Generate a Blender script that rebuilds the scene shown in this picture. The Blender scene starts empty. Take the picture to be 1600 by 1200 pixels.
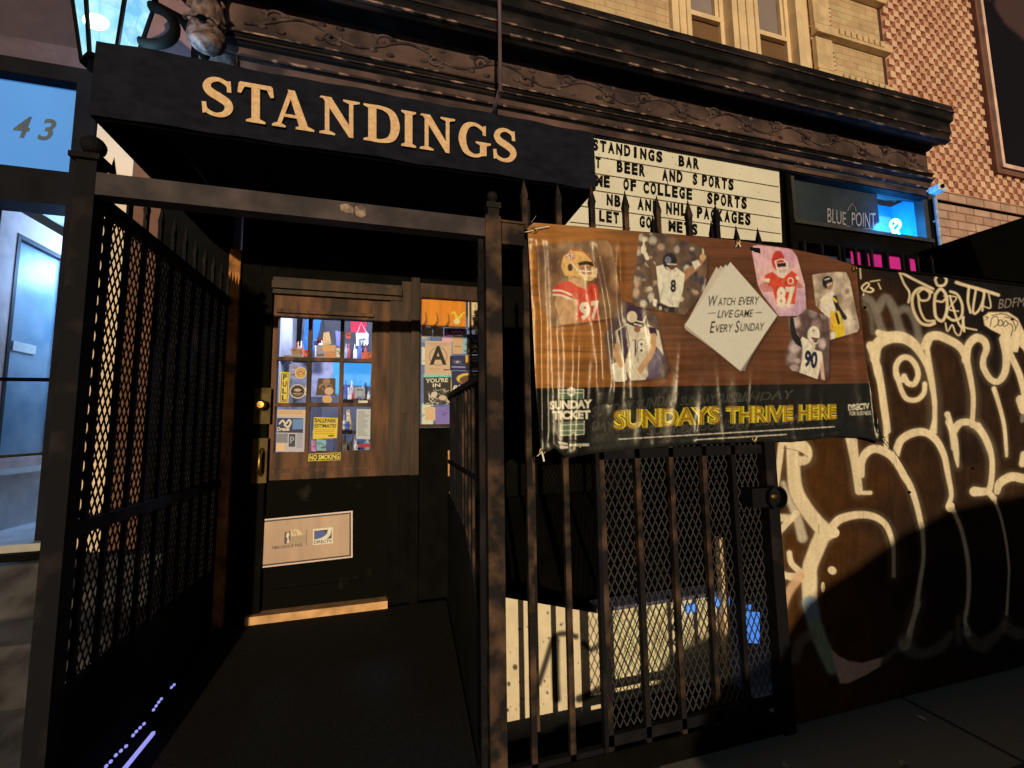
import bpy, math, random
import numpy as np
from mathutils import Vector, Matrix
random.seed(7); rng = np.random.default_rng(11)
scene = bpy.context.scene
COL = scene.collection
R = math.radians

# ------------------------------------------------------------------ camera
CAM_H, FPX = 1.45, 666.0
PITCH, YAW, ROLL = R(5.7), R(15.6), R(.85)
_f = Vector((math.sin(YAW)*math.cos(PITCH), math.cos(YAW)*math.cos(PITCH), math.sin(PITCH)))
_r0 = Vector((math.cos(YAW), -math.sin(YAW), 0)); _d0 = -_r0.cross(_f)
_r = _r0*math.cos(ROLL) + _d0*math.sin(ROLL)
_d = -_r0*math.sin(ROLL) + _d0*math.cos(ROLL)
CAM = Vector((0, 0, CAM_H))
cd = bpy.data.cameras.new('camera'); cam = bpy.data.objects.new('camera', cd); COL.objects.link(cam)
cd.sensor_fit = 'HORIZONTAL'; cd.sensor_width = 36; cd.lens = 36*FPX/1600; cd.clip_start = .02; cd.clip_end = 500
cam.matrix_world = Matrix(((_r.x, -_d.x, -_f.x, CAM.x), (_r.y, -_d.y, -_f.y, CAM.y), (_r.z, -_d.z, -_f.z, CAM.z), (0, 0, 0, 1)))
scene.camera = cam

# ------------------------------------------------------------------ world, street light
SUN_AZ, SUN_EL = R(8), R(6)           # the street lamp far across the road, a little to the left
w = bpy.data.worlds.new("World"); scene.world = w; w.use_nodes = True
nt = w.node_tree; bg = nt.nodes['Background']
sky = nt.nodes.new('ShaderNodeTexSky'); sky.sky_type = 'NISHITA'; sky.sun_disc = False
sky.sun_elevation = SUN_EL; sky.sun_rotation = math.pi + SUN_AZ
nt.links.new(sky.outputs[0], bg.inputs[0]); bg.inputs[1].default_value = .017
sd = bpy.data.lights.new('street_light', 'SUN'); so = bpy.data.objects.new('street_light', sd); COL.objects.link(so)
sd.energy = 2.6; sd.angle = R(.7); sd.color = (1, .775, .44)
so.rotation_euler = Vector((math.sin(SUN_AZ)*math.cos(SUN_EL), math.cos(SUN_AZ)*math.cos(SUN_EL), -math.sin(SUN_EL))).to_track_quat('-Z', 'Y').to_euler()
scene.view_settings.view_transform = 'Standard'; scene.view_settings.look = 'None'
scene.view_settings.exposure = 0; scene.view_settings.gamma = 1; scene.view_settings.use_curve_mapping = False
scene.render.engine = 'CYCLES'; scene.cycles.use_denoising = True
scene.cycles.max_bounces = 6; scene.cycles.sample_clamp_indirect = 4; scene.cycles.use_adaptive_sampling = False

# ------------------------------------------------------------------ helpers
def ray(px, py): return _r*((px-800)/FPX) + _d*((py-600)/FPX) + _f
def P(px, py, Y):                      # the point of the plane y = Y that stands at this spot of the photograph
    q = ray(px, py); return CAM + q*(Y/q.y)
def PX(px, py, X):
    q = ray(px, py); return CAM + q*(X/q.x)
FY, GY, AY = 3.1, 1.75, 1.9            # facade plane, gate plane, awning front

def lin(c):
    c = np.asarray(c, float)/255.0
    return np.where(c <= .04045, c/12.92, ((c+.055)/1.055)**2.4)
LIT = np.array((.786, .62, .36))
def A(r, g, b): return tuple(np.clip(lin((r, g, b))/LIT, .003, .84))      # own colour of a thing seen as r,g,b under the street light
def S(r, g, b): return tuple(lin((r, g, b)))

MATS = {}
def mat(name, color, rough=.6, metal=0., var=.25, scale=6., bump=.0, color2=None, thr=None, emis=None, estr=0., spec=.12, stretch=(1, 1, 1), detail=8.):
    if name in MATS: return MATS[name]
    m = bpy.data.materials.new(name); m.use_nodes = True; n = m.node_tree; b = n.nodes['Principled BSDF']
    tc = n.nodes.new('ShaderNodeTexCoord'); mp = n.nodes.new('ShaderNodeMapping'); mp.inputs['Scale'].default_value = stretch
    n.links.new(tc.outputs['Object'], mp.inputs[0])
    no = n.nodes.new('ShaderNodeTexNoise'); no.inputs['Scale'].default_value = scale; no.inputs['Detail'].default_value = detail
    n.links.new(mp.outputs[0], no.inputs['Vector'])
    cr = n.nodes.new('ShaderNodeValToRGB'); e = cr.color_ramp.elements
    c = np.array(color)
    if color2 is None:
        e[0].color = (*np.clip(c*(1-var), 0, 1), 1); e[1].color = (*np.clip(c*(1+var), 0, 1), 1)
        e[0].position = .3; e[1].position = .7
    else:
        e[0].color = (*color, 1); e[1].color = (*color2, 1); t = thr or (.5, .62); e[0].position, e[1].position = t
    n.links.new(no.outputs[0], cr.inputs[0]); n.links.new(cr.outputs[0], b.inputs['Base Color'])
    b.inputs['Roughness'].default_value = rough; b.inputs['Metallic'].default_value = metal
    b.inputs['Specular IOR Level'].default_value = spec
    if bump:
        bp = n.nodes.new('ShaderNodeBump'); bp.inputs['Strength'].default_value = bump; bp.inputs['Distance'].default_value = .02
        n.links.new(no.outputs[0], bp.inputs['Height']); n.links.new(bp.outputs[0], b.inputs['Normal'])
    if emis is not None:
        b.inputs['Emission Color'].default_value = (*emis, 1); b.inputs['Emission Strength'].default_value = estr
    MATS[name] = m; return m

def painted(name, rough=.7, spec=.12, bump=.0, emit=0.):
    m = bpy.data.materials.new(name); m.use_nodes = True; n = m.node_tree; b = n.nodes['Principled BSDF']
    a = n.nodes.new('ShaderNodeAttribute'); a.attribute_name = 'paint'
    n.links.new(a.outputs['Color'], b.inputs['Base Color'])
    b.inputs['Roughness'].default_value = rough; b.inputs['Specular IOR Level'].default_value = spec
    if emit:
        n.links.new(a.outputs['Color'], b.inputs['Emission Color']); b.inputs['Emission Strength'].default_value = emit
    if bump:
        no = n.nodes.new('ShaderNodeTexNoise'); no.inputs['Scale'].default_value = 60; no.inputs['Detail'].default_value = 6
        bp = n.nodes.new('ShaderNodeBump'); bp.inputs['Strength'].default_value = bump; bp.inputs['Distance'].default_value = .004
        n.links.new(no.outputs[0], bp.inputs['Height']); n.links.new(bp.outputs[0], b.inputs['Normal'])
    return m

class MB:
    def __init__(s): s.v = []; s.f = []
    def add(s, vs, fs):
        o = len(s.v); s.v += [tuple(v) for v in vs]; s.f += [tuple(i+o for i in f) for f in fs]; return s
    def box(s, x0, x1, y0, y1, z0, z1):
        x0, x1 = min(x0, x1), max(x0, x1); y0, y1 = min(y0, y1), max(y0, y1); z0, z1 = min(z0, z1), max(z0, z1)
        return s.add([(x0,y0,z0),(x1,y0,z0),(x1,y1,z0),(x0,y1,z0),(x0,y0,z1),(x1,y0,z1),(x1,y1,z1),(x0,y1,z1)],
                     [(0,3,2,1),(4,5,6,7),(0,1,5,4),(1,2,6,5),(2,3,7,6),(3,0,4,7)])
    def bar(s, a, b, w, h=None, up=(0, 0, 1)):
        a, b = Vector(a), Vector(b); h = h or w; d = (b-a).normalized(); u = Vector(up)
        if abs(d.dot(u)) > .95: u = Vector((0, 1, 0))
        sx = d.cross(u).normalized()*(w/2); sy = d.cross(sx).normalized()*(h/2)
        vs = [p+i*sx+j*sy for p in (a, b) for i, j in ((-1,-1),(1,-1),(1,1),(-1,1))]
        return s.add(vs, [(3,2,1,0),(4,5,6,7),(0,1,5,4),(1,2,6,5),(2,3,7,6),(3,0,4,7)])
    def tube(s, pts, r, n=8, caps=True):
        pts = [Vector(p) for p in pts]; rs = r if isinstance(r, (list, tuple)) else [r]*len(pts)
        base = None; vs = []
        for i, p in enumerate(pts):
            d = (pts[min(i+1, len(pts)-1)]-pts[max(i-1, 0)]).normalized()
            if base is None:
                u = Vector((0, 0, 1)) if abs(d.z) < .9 else Vector((1, 0, 0)); base = d.cross(u).normalized()
            base = (base-d*base.dot(d)).normalized(); c = d.cross(base)
            vs += [p+base*(rs[i]*math.cos(t))+c*(rs[i]*math.sin(t)) for t in [2*math.pi*k/n for k in range(n)]]
        fs = [(i*n+k, i*n+(k+1) % n, (i+1)*n+(k+1) % n, (i+1)*n+k) for i in range(len(pts)-1) for k in range(n)]
        if caps: fs += [tuple(range(n))[::-1], tuple((len(pts)-1)*n+k for k in range(n))]
        return s.add(vs, fs)
    def ball(s, c, r, n=12, m=8, sc=(1, 1, 1)):
        vs = []; c = Vector(c)
        for i in range(m+1):
            t = math.pi*i/m
            vs += [(c.x+r*sc[0]*math.sin(t)*math.cos(2*math.pi*k/n), c.y+r*sc[1]*math.sin(t)*math.sin(2*math.pi*k/n), c.z+r*sc[2]*math.cos(t)) for k in range(n)]
        return s.add(vs, [(i*n+k, (i+1)*n+k, (i+1)*n+(k+1) % n, i*n+(k+1) % n) for i in range(m) for k in range(n)])
    def lathe(s, c, prof, n=16, axis='Z'):
        vs = []
        for (r, h) in prof:
            for k in range(n):
                t = 2*math.pi*k/n; a, b = r*math.cos(t), r*math.sin(t)
                vs.append({'Z': (c[0]+a, c[1]+b, c[2]+h), 'Y': (c[0]+a, c[1]+h, c[2]+b), 'X': (c[0]+h, c[1]+a, c[2]+b)}[axis])
        m = len(prof)
        return s.add(vs, [(i*n+k, i*n+(k+1) % n, (i+1)*n+(k+1) % n, (i+1)*n+k) for i in range(m-1) for k in range(n)] + [tuple(range(n)), tuple((m-1)*n+k for k in range(n))])
    def prism(s, poly, a, b):          # poly of 3-D points, pushed from offset a to offset b
        n = len(poly); a, b = Vector(a), Vector(b)
        return s.add([Vector(p)+a for p in poly]+[Vector(p)+b for p in poly],
                     [tuple(range(n)), tuple(range(2*n-1, n-1, -1))]+[(i, i+n, (i+1) % n+n, (i+1) % n) for i in range(n)])
    def plate(s, pxs, Y, t=.004):      # flat outline standing in the plane y = Y
        return s.prism([P(x, y, Y) for x, y in pxs], (0, 0, 0), (0, t, 0))
    def sweep(s, prof, x0, x1):        # profile of (y, z) run along x
        return s.prism([(0, y, z) for y, z in prof], (x0, 0, 0), (x1, 0, 0))
    def build(s, name, m, parent=None, smooth=False, bevel=0.):
        me = bpy.data.meshes.new(name); me.from_pydata(s.v, [], s.f); me.validate()
        if m is not None: me.materials.append(m)
        if smooth: me.polygons.foreach_set('use_smooth', [True]*len(me.polygons))
        o = bpy.data.objects.new(name, me); COL.objects.link(o); me.update()
        import bmesh
        b = bmesh.new(); b.from_mesh(me); bmesh.ops.recalc_face_normals(b, faces=b.faces); b.to_mesh(me); b.free()
        if bevel:
            mo = o.modifiers.new('bevel', 'BEVEL'); mo.width = bevel; mo.segments = 2; mo.limit_method = 'ANGLE'
        if parent is not None: o.parent = parent; o.matrix_parent_inverse = parent.matrix_basis.inverted()
        return o

def tag(o, label=None, cat=None, group=None, kind=None):
    for k, v in (('label', label), ('category', cat), ('group', group), ('kind', kind)):
        if v: o[k] = v
    return o
def thing(name, label, cat, loc=(0, 0, 0), group=None):
    o = bpy.data.objects.new(name, None); COL.objects.link(o); o.location = loc; o.empty_display_size = .1
    return tag(o, label, cat, group)

_gc = {}
def glyphs(s, bold=0., shear=0.):
    k = (s, bold, shear)
    if k in _gc: return _gc[k]
    def mk(t):
        cu = bpy.data.curves.new('t', 'FONT'); cu.body = t; cu.offset = bold; cu.shear = shear; cu.resolution_u = 3
        o = bpy.data.objects.new('t', cu); COL.objects.link(o); bpy.context.view_layer.update()
        ev = o.evaluated_get(bpy.context.evaluated_depsgraph_get()); me = ev.to_mesh()
        v = np.array([(q.co.x, q.co.y) for q in me.vertices]) if len(me.vertices) else np.zeros((0, 2)); f = [tuple(p.vertices) for p in me.polygons]
        ev.to_mesh_clear(); bpy.data.objects.remove(o); bpy.data.curves.remove(cu); return v, f
    v, f = mk(s); hv, _ = mk('H'); y0, y1 = hv[:, 1].min(), hv[:, 1].max()
    v = v.copy(); v[:, 0] -= v[:, 0].min(); W = v[:, 0].max(); v[:, 0] /= W; v[:, 1] = (v[:, 1]-y0)/(y1-y0)
    _gc[k] = (v, f, W/(y1-y0)); return _gc[k]
def text_px(v, p0, p1, h0, h1, lean=0.):
    p0, p1 = np.array(p0, float), np.array(p1, float); u = v[:, :1]; y = v[:, 1:2]
    h = h0+(h1-h0)*u
    up = np.array((lean, -1.0))
    return p0+(p1-p0)*u+y*h*up
def text_mb(mb, s, p0, p1, h0, h1, Y, bold=0., shear=0., lean=0., t=.0):
    v, f, _ = glyphs(s, bold, shear); q = text_px(v, p0, p1, h0, h1, lean)
    mb.add([P(x, y, Y) for x, y in q], f)
    if t: mb.add([P(x, y, Y)+Vector((0, t, 0)) for x, y in q], f)
    return mb

# ---- a small painter: colour laid down on a fine grid of mesh points
def vnoise(h, w, cell, seed=0, octaves=4):
    g = np.random.default_rng(seed); out = np.zeros((h, w)); amp = 1.; tot = 0
    cy, cx = (cell if isinstance(cell, (tuple, list)) else (cell, cell))
    for _ in range(octaves):
        ny, nx = int(h/max(cy, 1))+3, int(w/max(cx, 1))+3; a = g.random((ny, nx))
        y = np.arange(h)/max(cy, 1); x = np.arange(w)/max(cx, 1); yi, xi = y.astype(int), x.astype(int); fy, fx = y-yi, x-xi
        fy = (fy*fy*(3-2*fy))[:, None]; fx = (fx*fx*(3-2*fx))[None]
        v = (a[yi][:, xi]*(1-fx)+a[yi][:, xi+1]*fx)*(1-fy)+(a[yi+1][:, xi]*(1-fx)+a[yi+1][:, xi+1]*fx)*fy
        out += v*amp; tot += amp; amp *= .5; cy, cx = cy/2, cx/2
    return out/tot
class Canvas:
    def __init__(s, x0, y0, x1, y1, res, color):
        s.x0, s.y0, s.res = x0, y0, res; s.w, s.h = int(round((x1-x0)*res))+1, int(round((y1-y0)*res))+1
        s.a = np.empty((s.h, s.w, 3)); s.a[:] = color
    def win(s, bx0, by0, bx1, by1, pad=2):
        i0 = max(0, int((bx0-s.x0)*s.res)-pad); i1 = min(s.w, int((bx1-s.x0)*s.res)+pad+1)
        j0 = max(0, int((by0-s.y0)*s.res)-pad); j1 = min(s.h, int((by1-s.y0)*s.res)+pad+1)
        if i1 <= i0 or j1 <= j0: return None
        X = s.x0+np.arange(i0, i1)/s.res; Y = s.y0+np.arange(j0, j1)/s.res
        return i0, i1, j0, j1, X[None, :]+0*Y[:, None], Y[:, None]+0*X[None, :]
    def mix(s, wn, al, color):
        i0, i1, j0, j1 = wn[:4]; a = np.clip(al, 0, 1)[..., None]
        s.a[j0:j1, i0:i1] = s.a[j0:j1, i0:i1]*(1-a)+np.asarray(color)*a
    def _inside(s, pts, X, Y):
        c = np.zeros(X.shape, bool); n = len(pts)
        for i in range(n):
            (xa, ya), (xb, yb) = pts[i], pts[(i+1) % n]
            if ya == yb: continue
            k = ((ya > Y) != (yb > Y)) & (X < (xb-xa)*(Y-ya)/(yb-ya)+xa); c ^= k
        return c
    def poly(s, pts, color, alpha=1., soft=0.):
        p = np.array(pts, float); wn = s.win(p[:, 0].min()-soft, p[:, 1].min()-soft, p[:, 0].max()+soft, p[:, 1].max()+soft)
        if wn is None: return s
        X, Y = wn[4:]
        if soft > 0:
            ins = s._inside(p, X, Y); d = s._dist(np.vstack([p, p[:1]]), X, Y); sd = np.where(ins, d, -d)
            al = np.clip(.5+sd/(2*soft), 0, 1); al = al*al*(3-2*al)
        else:
            o = .25/s.res; al = sum(s._inside(p, X+a, Y+b).astype(float) for a in (-o, o) for b in (-o, o))/4
        s.mix(wn, al*alpha, color); return s
    def _dist(s, p, X, Y, ws=None):
        best = np.full(X.shape, 1e9)
        for i in range(len(p)-1):
            a, b = p[i], p[i+1]; d = b-a; L = max(d@d, 1e-9)
            t = np.clip(((X-a[0])*d[0]+(Y-a[1])*d[1])/L, 0, 1)
            q = np.hypot(X-a[0]-t*d[0], Y-a[1]-t*d[1])
            if ws is not None: q = q-(ws[i]+(ws[i+1]-ws[i])*t)/2
            best = np.minimum(best, q)
        return best
    def stroke(s, pts, width, color, alpha=1., soft=.8, smooth=True):
        p = np.array(pts, float); ws = np.array(width if isinstance(width, (list, tuple)) else [width]*len(p), float)
        if len(ws) != len(p): ws = np.interp(np.linspace(0, 1, len(p)), np.linspace(0, 1, len(ws)), ws)
        if smooth and len(p) > 2: p, ws = crom(p, ws)
        m = ws.max()/2+soft*2; wn = s.win(p[:, 0].min()-m, p[:, 1].min()-m, p[:, 0].max()+m, p[:, 1].max()+m)
        if wn is None: return s
        d = s._dist(p, wn[4], wn[5], ws); al = np.clip(.5-d/(2*soft), 0, 1); al = al*al*(3-2*al)
        s.mix(wn, al*alpha, color); return s
    def ell(s, cx, cy, rx, ry, color, alpha=1., soft=.12, rot=0.):
        m = max(rx, ry)*(1+soft); wn = s.win(cx-m, cy-m, cx+m, cy+m)
        if wn is None: return s
        dx, dy = wn[4]-cx, wn[5]-cy; c, n = math.cos(rot), math.sin(rot)
        d = np.hypot((dx*c+dy*n)/rx, (-dx*n+dy*c)/ry); al = np.clip((1+soft/2-d)/max(soft, .01), 0, 1)
        s.mix(wn, al*alpha, color); return s
    def text(s, t, p0, p1, h0, h1=None, color=(0, 0, 0), bold=0., shear=0., lean=0., alpha=1.):
        v, f, _ = glyphs(t, bold, shear); q = text_px(v, p0, p1, h0, h1 if h1 is not None else h0, lean)
        wn = s.win(q[:, 0].min(), q[:, 1].min(), q[:, 0].max(), q[:, 1].max())
        if wn is None: return s
        i0, i1, j0, j1, X, Y = wn; al = np.zeros(X.shape); o = .25/s.res; K = s.res
        for fc in f:
            tri = q[list(fc)]
            b = s.win(tri[:, 0].min(), tri[:, 1].min(), tri[:, 0].max(), tri[:, 1].max(), 1)
            if b is None: continue
            a0, a1, c0, c1 = max(b[0], i0), min(b[1], i1), max(b[2], j0), min(b[3], j1)
            if a1 <= a0 or c1 <= c0: continue
            xs, ys = X[c0-j0:c1-j0, a0-i0:a1-i0], Y[c0-j0:c1-j0, a0-i0:a1-i0]
            al[c0-j0:c1-j0, a0-i0:a1-i0] += sum(s._inside(tri, xs+a, ys+c).astype(float) for a in (-o, o) for c in (-o, o))/4
        s.mix(wn, np.clip(al, 0, 1)*alpha, color); return s
    def grain(s, amt, cell=2, seed=1):
        s.a *= (1+amt*(vnoise(s.h, s.w, cell, seed, 2)[..., None]-.5)*2); return s
    def sample(s, x, y):
        fx = np.clip((x-s.x0)*s.res, 0, s.w-1.001); fy = np.clip((y-s.y0)*s.res, 0, s.h-1.001)
        i, j = fx.astype(int), fy.astype(int); u, v = (fx-i)[..., None], (fy-j)[..., None]
        return (s.a[j, i]*(1-u)+s.a[j, i+1]*u)*(1-v)+(s.a[j+1, i]*(1-u)+s.a[j+1, i+1]*u)*v
def crom(p, ws, k=6):
    n = len(p); q = []; r = []
    for i in range(n-1):
        a, b, c, d = p[max(i-1, 0)], p[i], p[i+1], p[min(i+2, n-1)]
        for t in np.arange(k)/k:
            q.append(.5*((2*b)+(c-a)*t+(2*a-5*b+4*c-d)*t*t+(3*b-a-3*c+d)*t**3)); r.append(ws[i]+(ws[i+1]-ws[i])*t)
    q.append(p[-1]); r.append(ws[-1]); return np.array(q), np.array(r)
def grid_sheet(name, m, pts, cols, parent=None, smooth=True, flip=False):
    h, w = pts.shape[:2]; me = bpy.data.meshes.new(name)
    idx = np.arange(h*w).reshape(h, w); q = np.stack([idx[:-1, :-1], idx[1:, :-1], idx[1:, 1:], idx[:-1, 1:]], -1).reshape(-1, 4)
    me.vertices.add(h*w); me.vertices.foreach_set('co', pts.reshape(-1).astype(np.float32))
    n = len(q); me.loops.add(n*4); me.polygons.add(n)
    me.loops.foreach_set('vertex_index', q.reshape(-1).astype(np.int32)); me.polygons.foreach_set('loop_start', (np.arange(n)*4).astype(np.int32))
    me.update(calc_edges=True)
    if smooth: me.polygons.foreach_set('use_smooth', np.ones(n, bool))
    at = me.color_attributes.new('paint', 'FLOAT_COLOR', 'POINT')
    c4 = np.ones((h*w, 4), np.float32); c4[:, :3] = np.clip(cols.reshape(-1, 3), 0, .9); at.data.foreach_set('color', c4.reshape(-1))
    me.materials.append(m); o = bpy.data.objects.new(name, me); COL.objects.link(o)
    if parent is not None: o.parent = parent; o.matrix_parent_inverse = parent.matrix_basis.inverted()
    return o
def unproject(PXs, PYs, Y):            # arrays of photo spots -> points on the plane y = Y (Y may vary)
    q = (np.array(_r)*((PXs[..., None]-800)/FPX)+np.array(_d)*((PYs[..., None]-600)/FPX)+np.array(_f))
    return np.array(CAM)+q*((Y+0*PXs)[..., None]/q[..., 1:2])
def card(name, cv, quad, Y, m, parent=None):      # canvas with its own units, laid on four photo corners TL TR BR BL
    u = np.linspace(0, 1, cv.w)[None, :]+np.zeros((cv.h, 1)); v = np.linspace(0, 1, cv.h)[:, None]+np.zeros((1, cv.w))
    q = np.array(quad, float); p = (q[0]*(1-u)[..., None]+q[1]*u[..., None])*(1-v)[..., None]+(q[3]*(1-u)[..., None]+q[2]*u[..., None])*v[..., None]
    return grid_sheet(name, m, unproject(p[..., 0], p[..., 1], Y), cv.a, parent)

# ------------------------------------------------------------------ materials
M_IRON = mat('black_iron', A(19, 16, 15), .7, 0, color2=A(50, 38, 30), thr=(.54, .82), scale=7, bump=.2, spec=.07)
M_RUST = mat('rusty_iron', A(27, 21, 17), .7, 0, color2=A(104, 72, 46), thr=(.46, .8), scale=8, bump=.35, detail=12)
M_RAIL = mat('brown_steel', A(50, 41, 36), .6, 0, color2=A(88, 70, 60), thr=(.4, .75), scale=6, bump=.2, detail=12)
M_DARK = mat('black_paint', (.0035, .0033, .0032), .75, spec=.05, var=.4, scale=8, bump=.1)
M_BLACK = mat('flat_black', (.0018, .0018, .0018), .9, var=.2, spec=.03)
M_WOOD = mat('door_wood', A(40, 24, 15), .6, var=.45, scale=5, stretch=(3, 3, .5), bump=.2, color2=A(124, 74, 40), thr=(.36, .8), detail=12, spec=.25)
M_DWOOD = mat('dark_wood', A(40, 27, 18), .45, scale=5, stretch=(3, 3, .5), bump=.1, color2=A(78, 50, 30), thr=(.4, .75))
M_BRASS = mat('brass', (.42, .27, .09), .42, 1., var=.4, scale=20)
M_TARN = mat('tarnished_brass', (.10, .07, .025), .6, .3, var=.4, scale=14, spec=.2)
M_STEEL = mat('steel', (.55, .54, .52), .28, 1., var=.2, scale=20)
M_WHITE = mat('white_paint', (.72, .7, .66), .5, var=.08, scale=20, bump=.05)
M_CREAM = mat('cream_paint', A(205, 166, 112), .65, var=.12, scale=5, bump=.12)
M_STONE = mat('cream_stone', A(190, 152, 100), .75, var=.2, scale=9, bump=.3)
M_CORN = mat('weathered_cornice', A(15, 13, 12), .75, color2=A(60, 45, 36), thr=(.46, .84), detail=12, scale=4.5, bump=.3, stretch=(.6, 1, 1.3))
M_PEEL = mat('peeling_edge', A(44, 31, 25), .75, color2=A(165, 122, 90), thr=(.52, .72), scale=17, bump=.3, stretch=(.5, 1, 1))
M_CLOTH = mat('awning_cloth', A(26, 25, 24), .9, spec=.03, var=.25, scale=40, bump=.1)
M_GLASS = mat('dark_glass', (.01, .012, .012), .08, var=.1, spec=.6)

def brick_mat(name, c1, c2, mortar, sx, row, off=(0, 0, 0), msize=.01, bump=.4):
    m = bpy.data.materials.new(name); m.use_nodes = True; n = m.node_tree; b = n.nodes['Principled BSDF']
    tc = n.nodes.new('ShaderNodeTexCoord'); mp = n.nodes.new('ShaderNodeMapping'); mp.inputs['Rotation'].default_value = (R(-90), 0, 0); mp.inputs['Location'].default_value = off
    br = n.nodes.new('ShaderNodeTexBrick'); n.links.new(tc.outputs['Object'], mp.inputs[0]); n.links.new(mp.outputs[0], br.inputs[0])
    for k, v in (('Color1', c1), ('Color2', c2), ('Mortar', mortar)): br.inputs[k].default_value = (*v, 1)
    br.inputs['Scale'].default_value = 1; br.inputs['Mortar Size'].default_value = msize; br.inputs['Brick Width'].default_value = sx; br.inputs['Row Height'].default_value = row
    no = n.nodes.new('ShaderNodeTexNoise'); no.inputs['Scale'].default_value = 7; no.inputs['Detail'].default_value = 8; n.links.new(tc.outputs['Object'], no.inputs[0])
    mx = n.nodes.new('ShaderNodeMixRGB'); mx.blend_type = 'MULTIPLY'; mx.inputs[0].default_value = .6
    n.links.new(br.outputs[0], mx.inputs[1]); n.links.new(no.outputs[0], mx.inputs[2]); n.links.new(mx.outputs[0], b.inputs['Base Color'])
    b.inputs['Roughness'].default_value = .85; b.inputs['Specular IOR Level'].default_value = .12
    bp = n.nodes.new('ShaderNodeBump'); bp.inputs['Strength'].default_value = bump; bp.inputs['Distance'].default_value = .01; bp.invert = True
    n.links.new(br.outputs[1], bp.inputs['Height']); n.links.new(bp.outputs[0], b.inputs['Normal']); return m
M_BRICKC = brick_mat('cream_brick', A(222, 174, 116), A(206, 158, 104), A(180, 136, 90), .21, .072, msize=.004, bump=.2)
M_BRICKO = brick_mat('orange_brick', A(206, 158, 120), A(192, 142, 106), A(140, 94, 68), .3, .1, msize=.008)

# ------------------------------------------------------------------ ground
def ground_mat(name, c, joint, bump=.3):
    m = brick_mat(name, c, tuple(np.array(c)*1.15), joint, 1.5, 1.4, msize=.012, bump=.2)
    n = m.node_tree
    for q in n.nodes:
        if q.type == 'MAPPING': q.inputs['Rotation'].default_value = (0, 0, 0); q.inputs['Location'].default_value = (.4, .1, 0)
        if q.type == 'TEX_NOISE': q.inputs['Scale'].default_value = 45
        if q.type == 'MIX_RGB': q.inputs[0].default_value = .35
    return m
M_WALK = ground_mat('concrete_paving', (.36, .35, .335), (.1, .1, .1))
M_ROAD = mat('asphalt', (.05, .05, .05), .9, scale=60, bump=.3)
tag(MB().box(-60, 60, -60, -2.2, -.3, -.14).build('road', M_ROAD), kind='structure')
tag(MB().box(-60, 60, -2.05, 9, -.3, 0).build('sidewalk', M_WALK), kind='structure')
tag(MB().box(-60, 60, -2.195, -2.055, -.3, -.005).build('kerb', mat('kerb_stone', (.25, .24, .23), .8, bump=.2)), kind='structure')
M_RAMP = mat('rubber_ramp', (.011, .011, .013), .85, scale=70, bump=.06, var=.3)
tag(MB().prism([(-1.0, 1.83, .004), (-1.0, 3.02, .29), (-1.0, 3.04, .29), (-1.0, 3.04, .002), (-1.0, 1.83, .002)], (0, 0, 0), (1.36, 0, 0)).build('entry_ramp', M_RAMP), kind='structure')
gm_ = MB()
for i in range(70):
    x, y = rng.uniform(-1.5, 6), rng.uniform(-.6, 1.65); r = rng.uniform(.008, .022)
    gm_.lathe((x, y, .0005), [(r, 0), (r*.7, .0012), (.0004, .0014)], 9)
tag(gm_.build('gum_spots', mat('gum_spots', (.03, .03, .03), .8)), 'dark flattened gum spots scattered on the pavement', 'gum', None, 'stuff')
lt_ = MB()
for x, y, a in ((2.1, 1.45, .3), (1.62, 1.58, 1.1), (2.9, 1.2, 2.), (3.3, 1.55, .7), (2.5, 1.62, 1.9), (.9, 1.5, .2)):
    c, n_ = math.cos(a)*.025, math.sin(a)*.025; lt_.add([(x-c, y-n_, .004), (x+n_*.6, y-c*.6, .012), (x+c, y+n_, .005), (x-n_*.6, y+c*.6, .009)], [(0, 1, 2, 3)])
tag(lt_.build('litter', mat('litter_paper', (.6, .58, .52), .7)), 'scraps of pale litter lying along the foot of the gate and wall', 'litter', None, 'stuff')
# ------------------------------------------------------------------ the bar building
bar = thing('bar_building', 'old storefront with dark heavy cornice, cream brick upper floor and wooden bar door', 'building', (1, FY, 0))
XE = 5.22                                            # right end of the bar building
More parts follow.
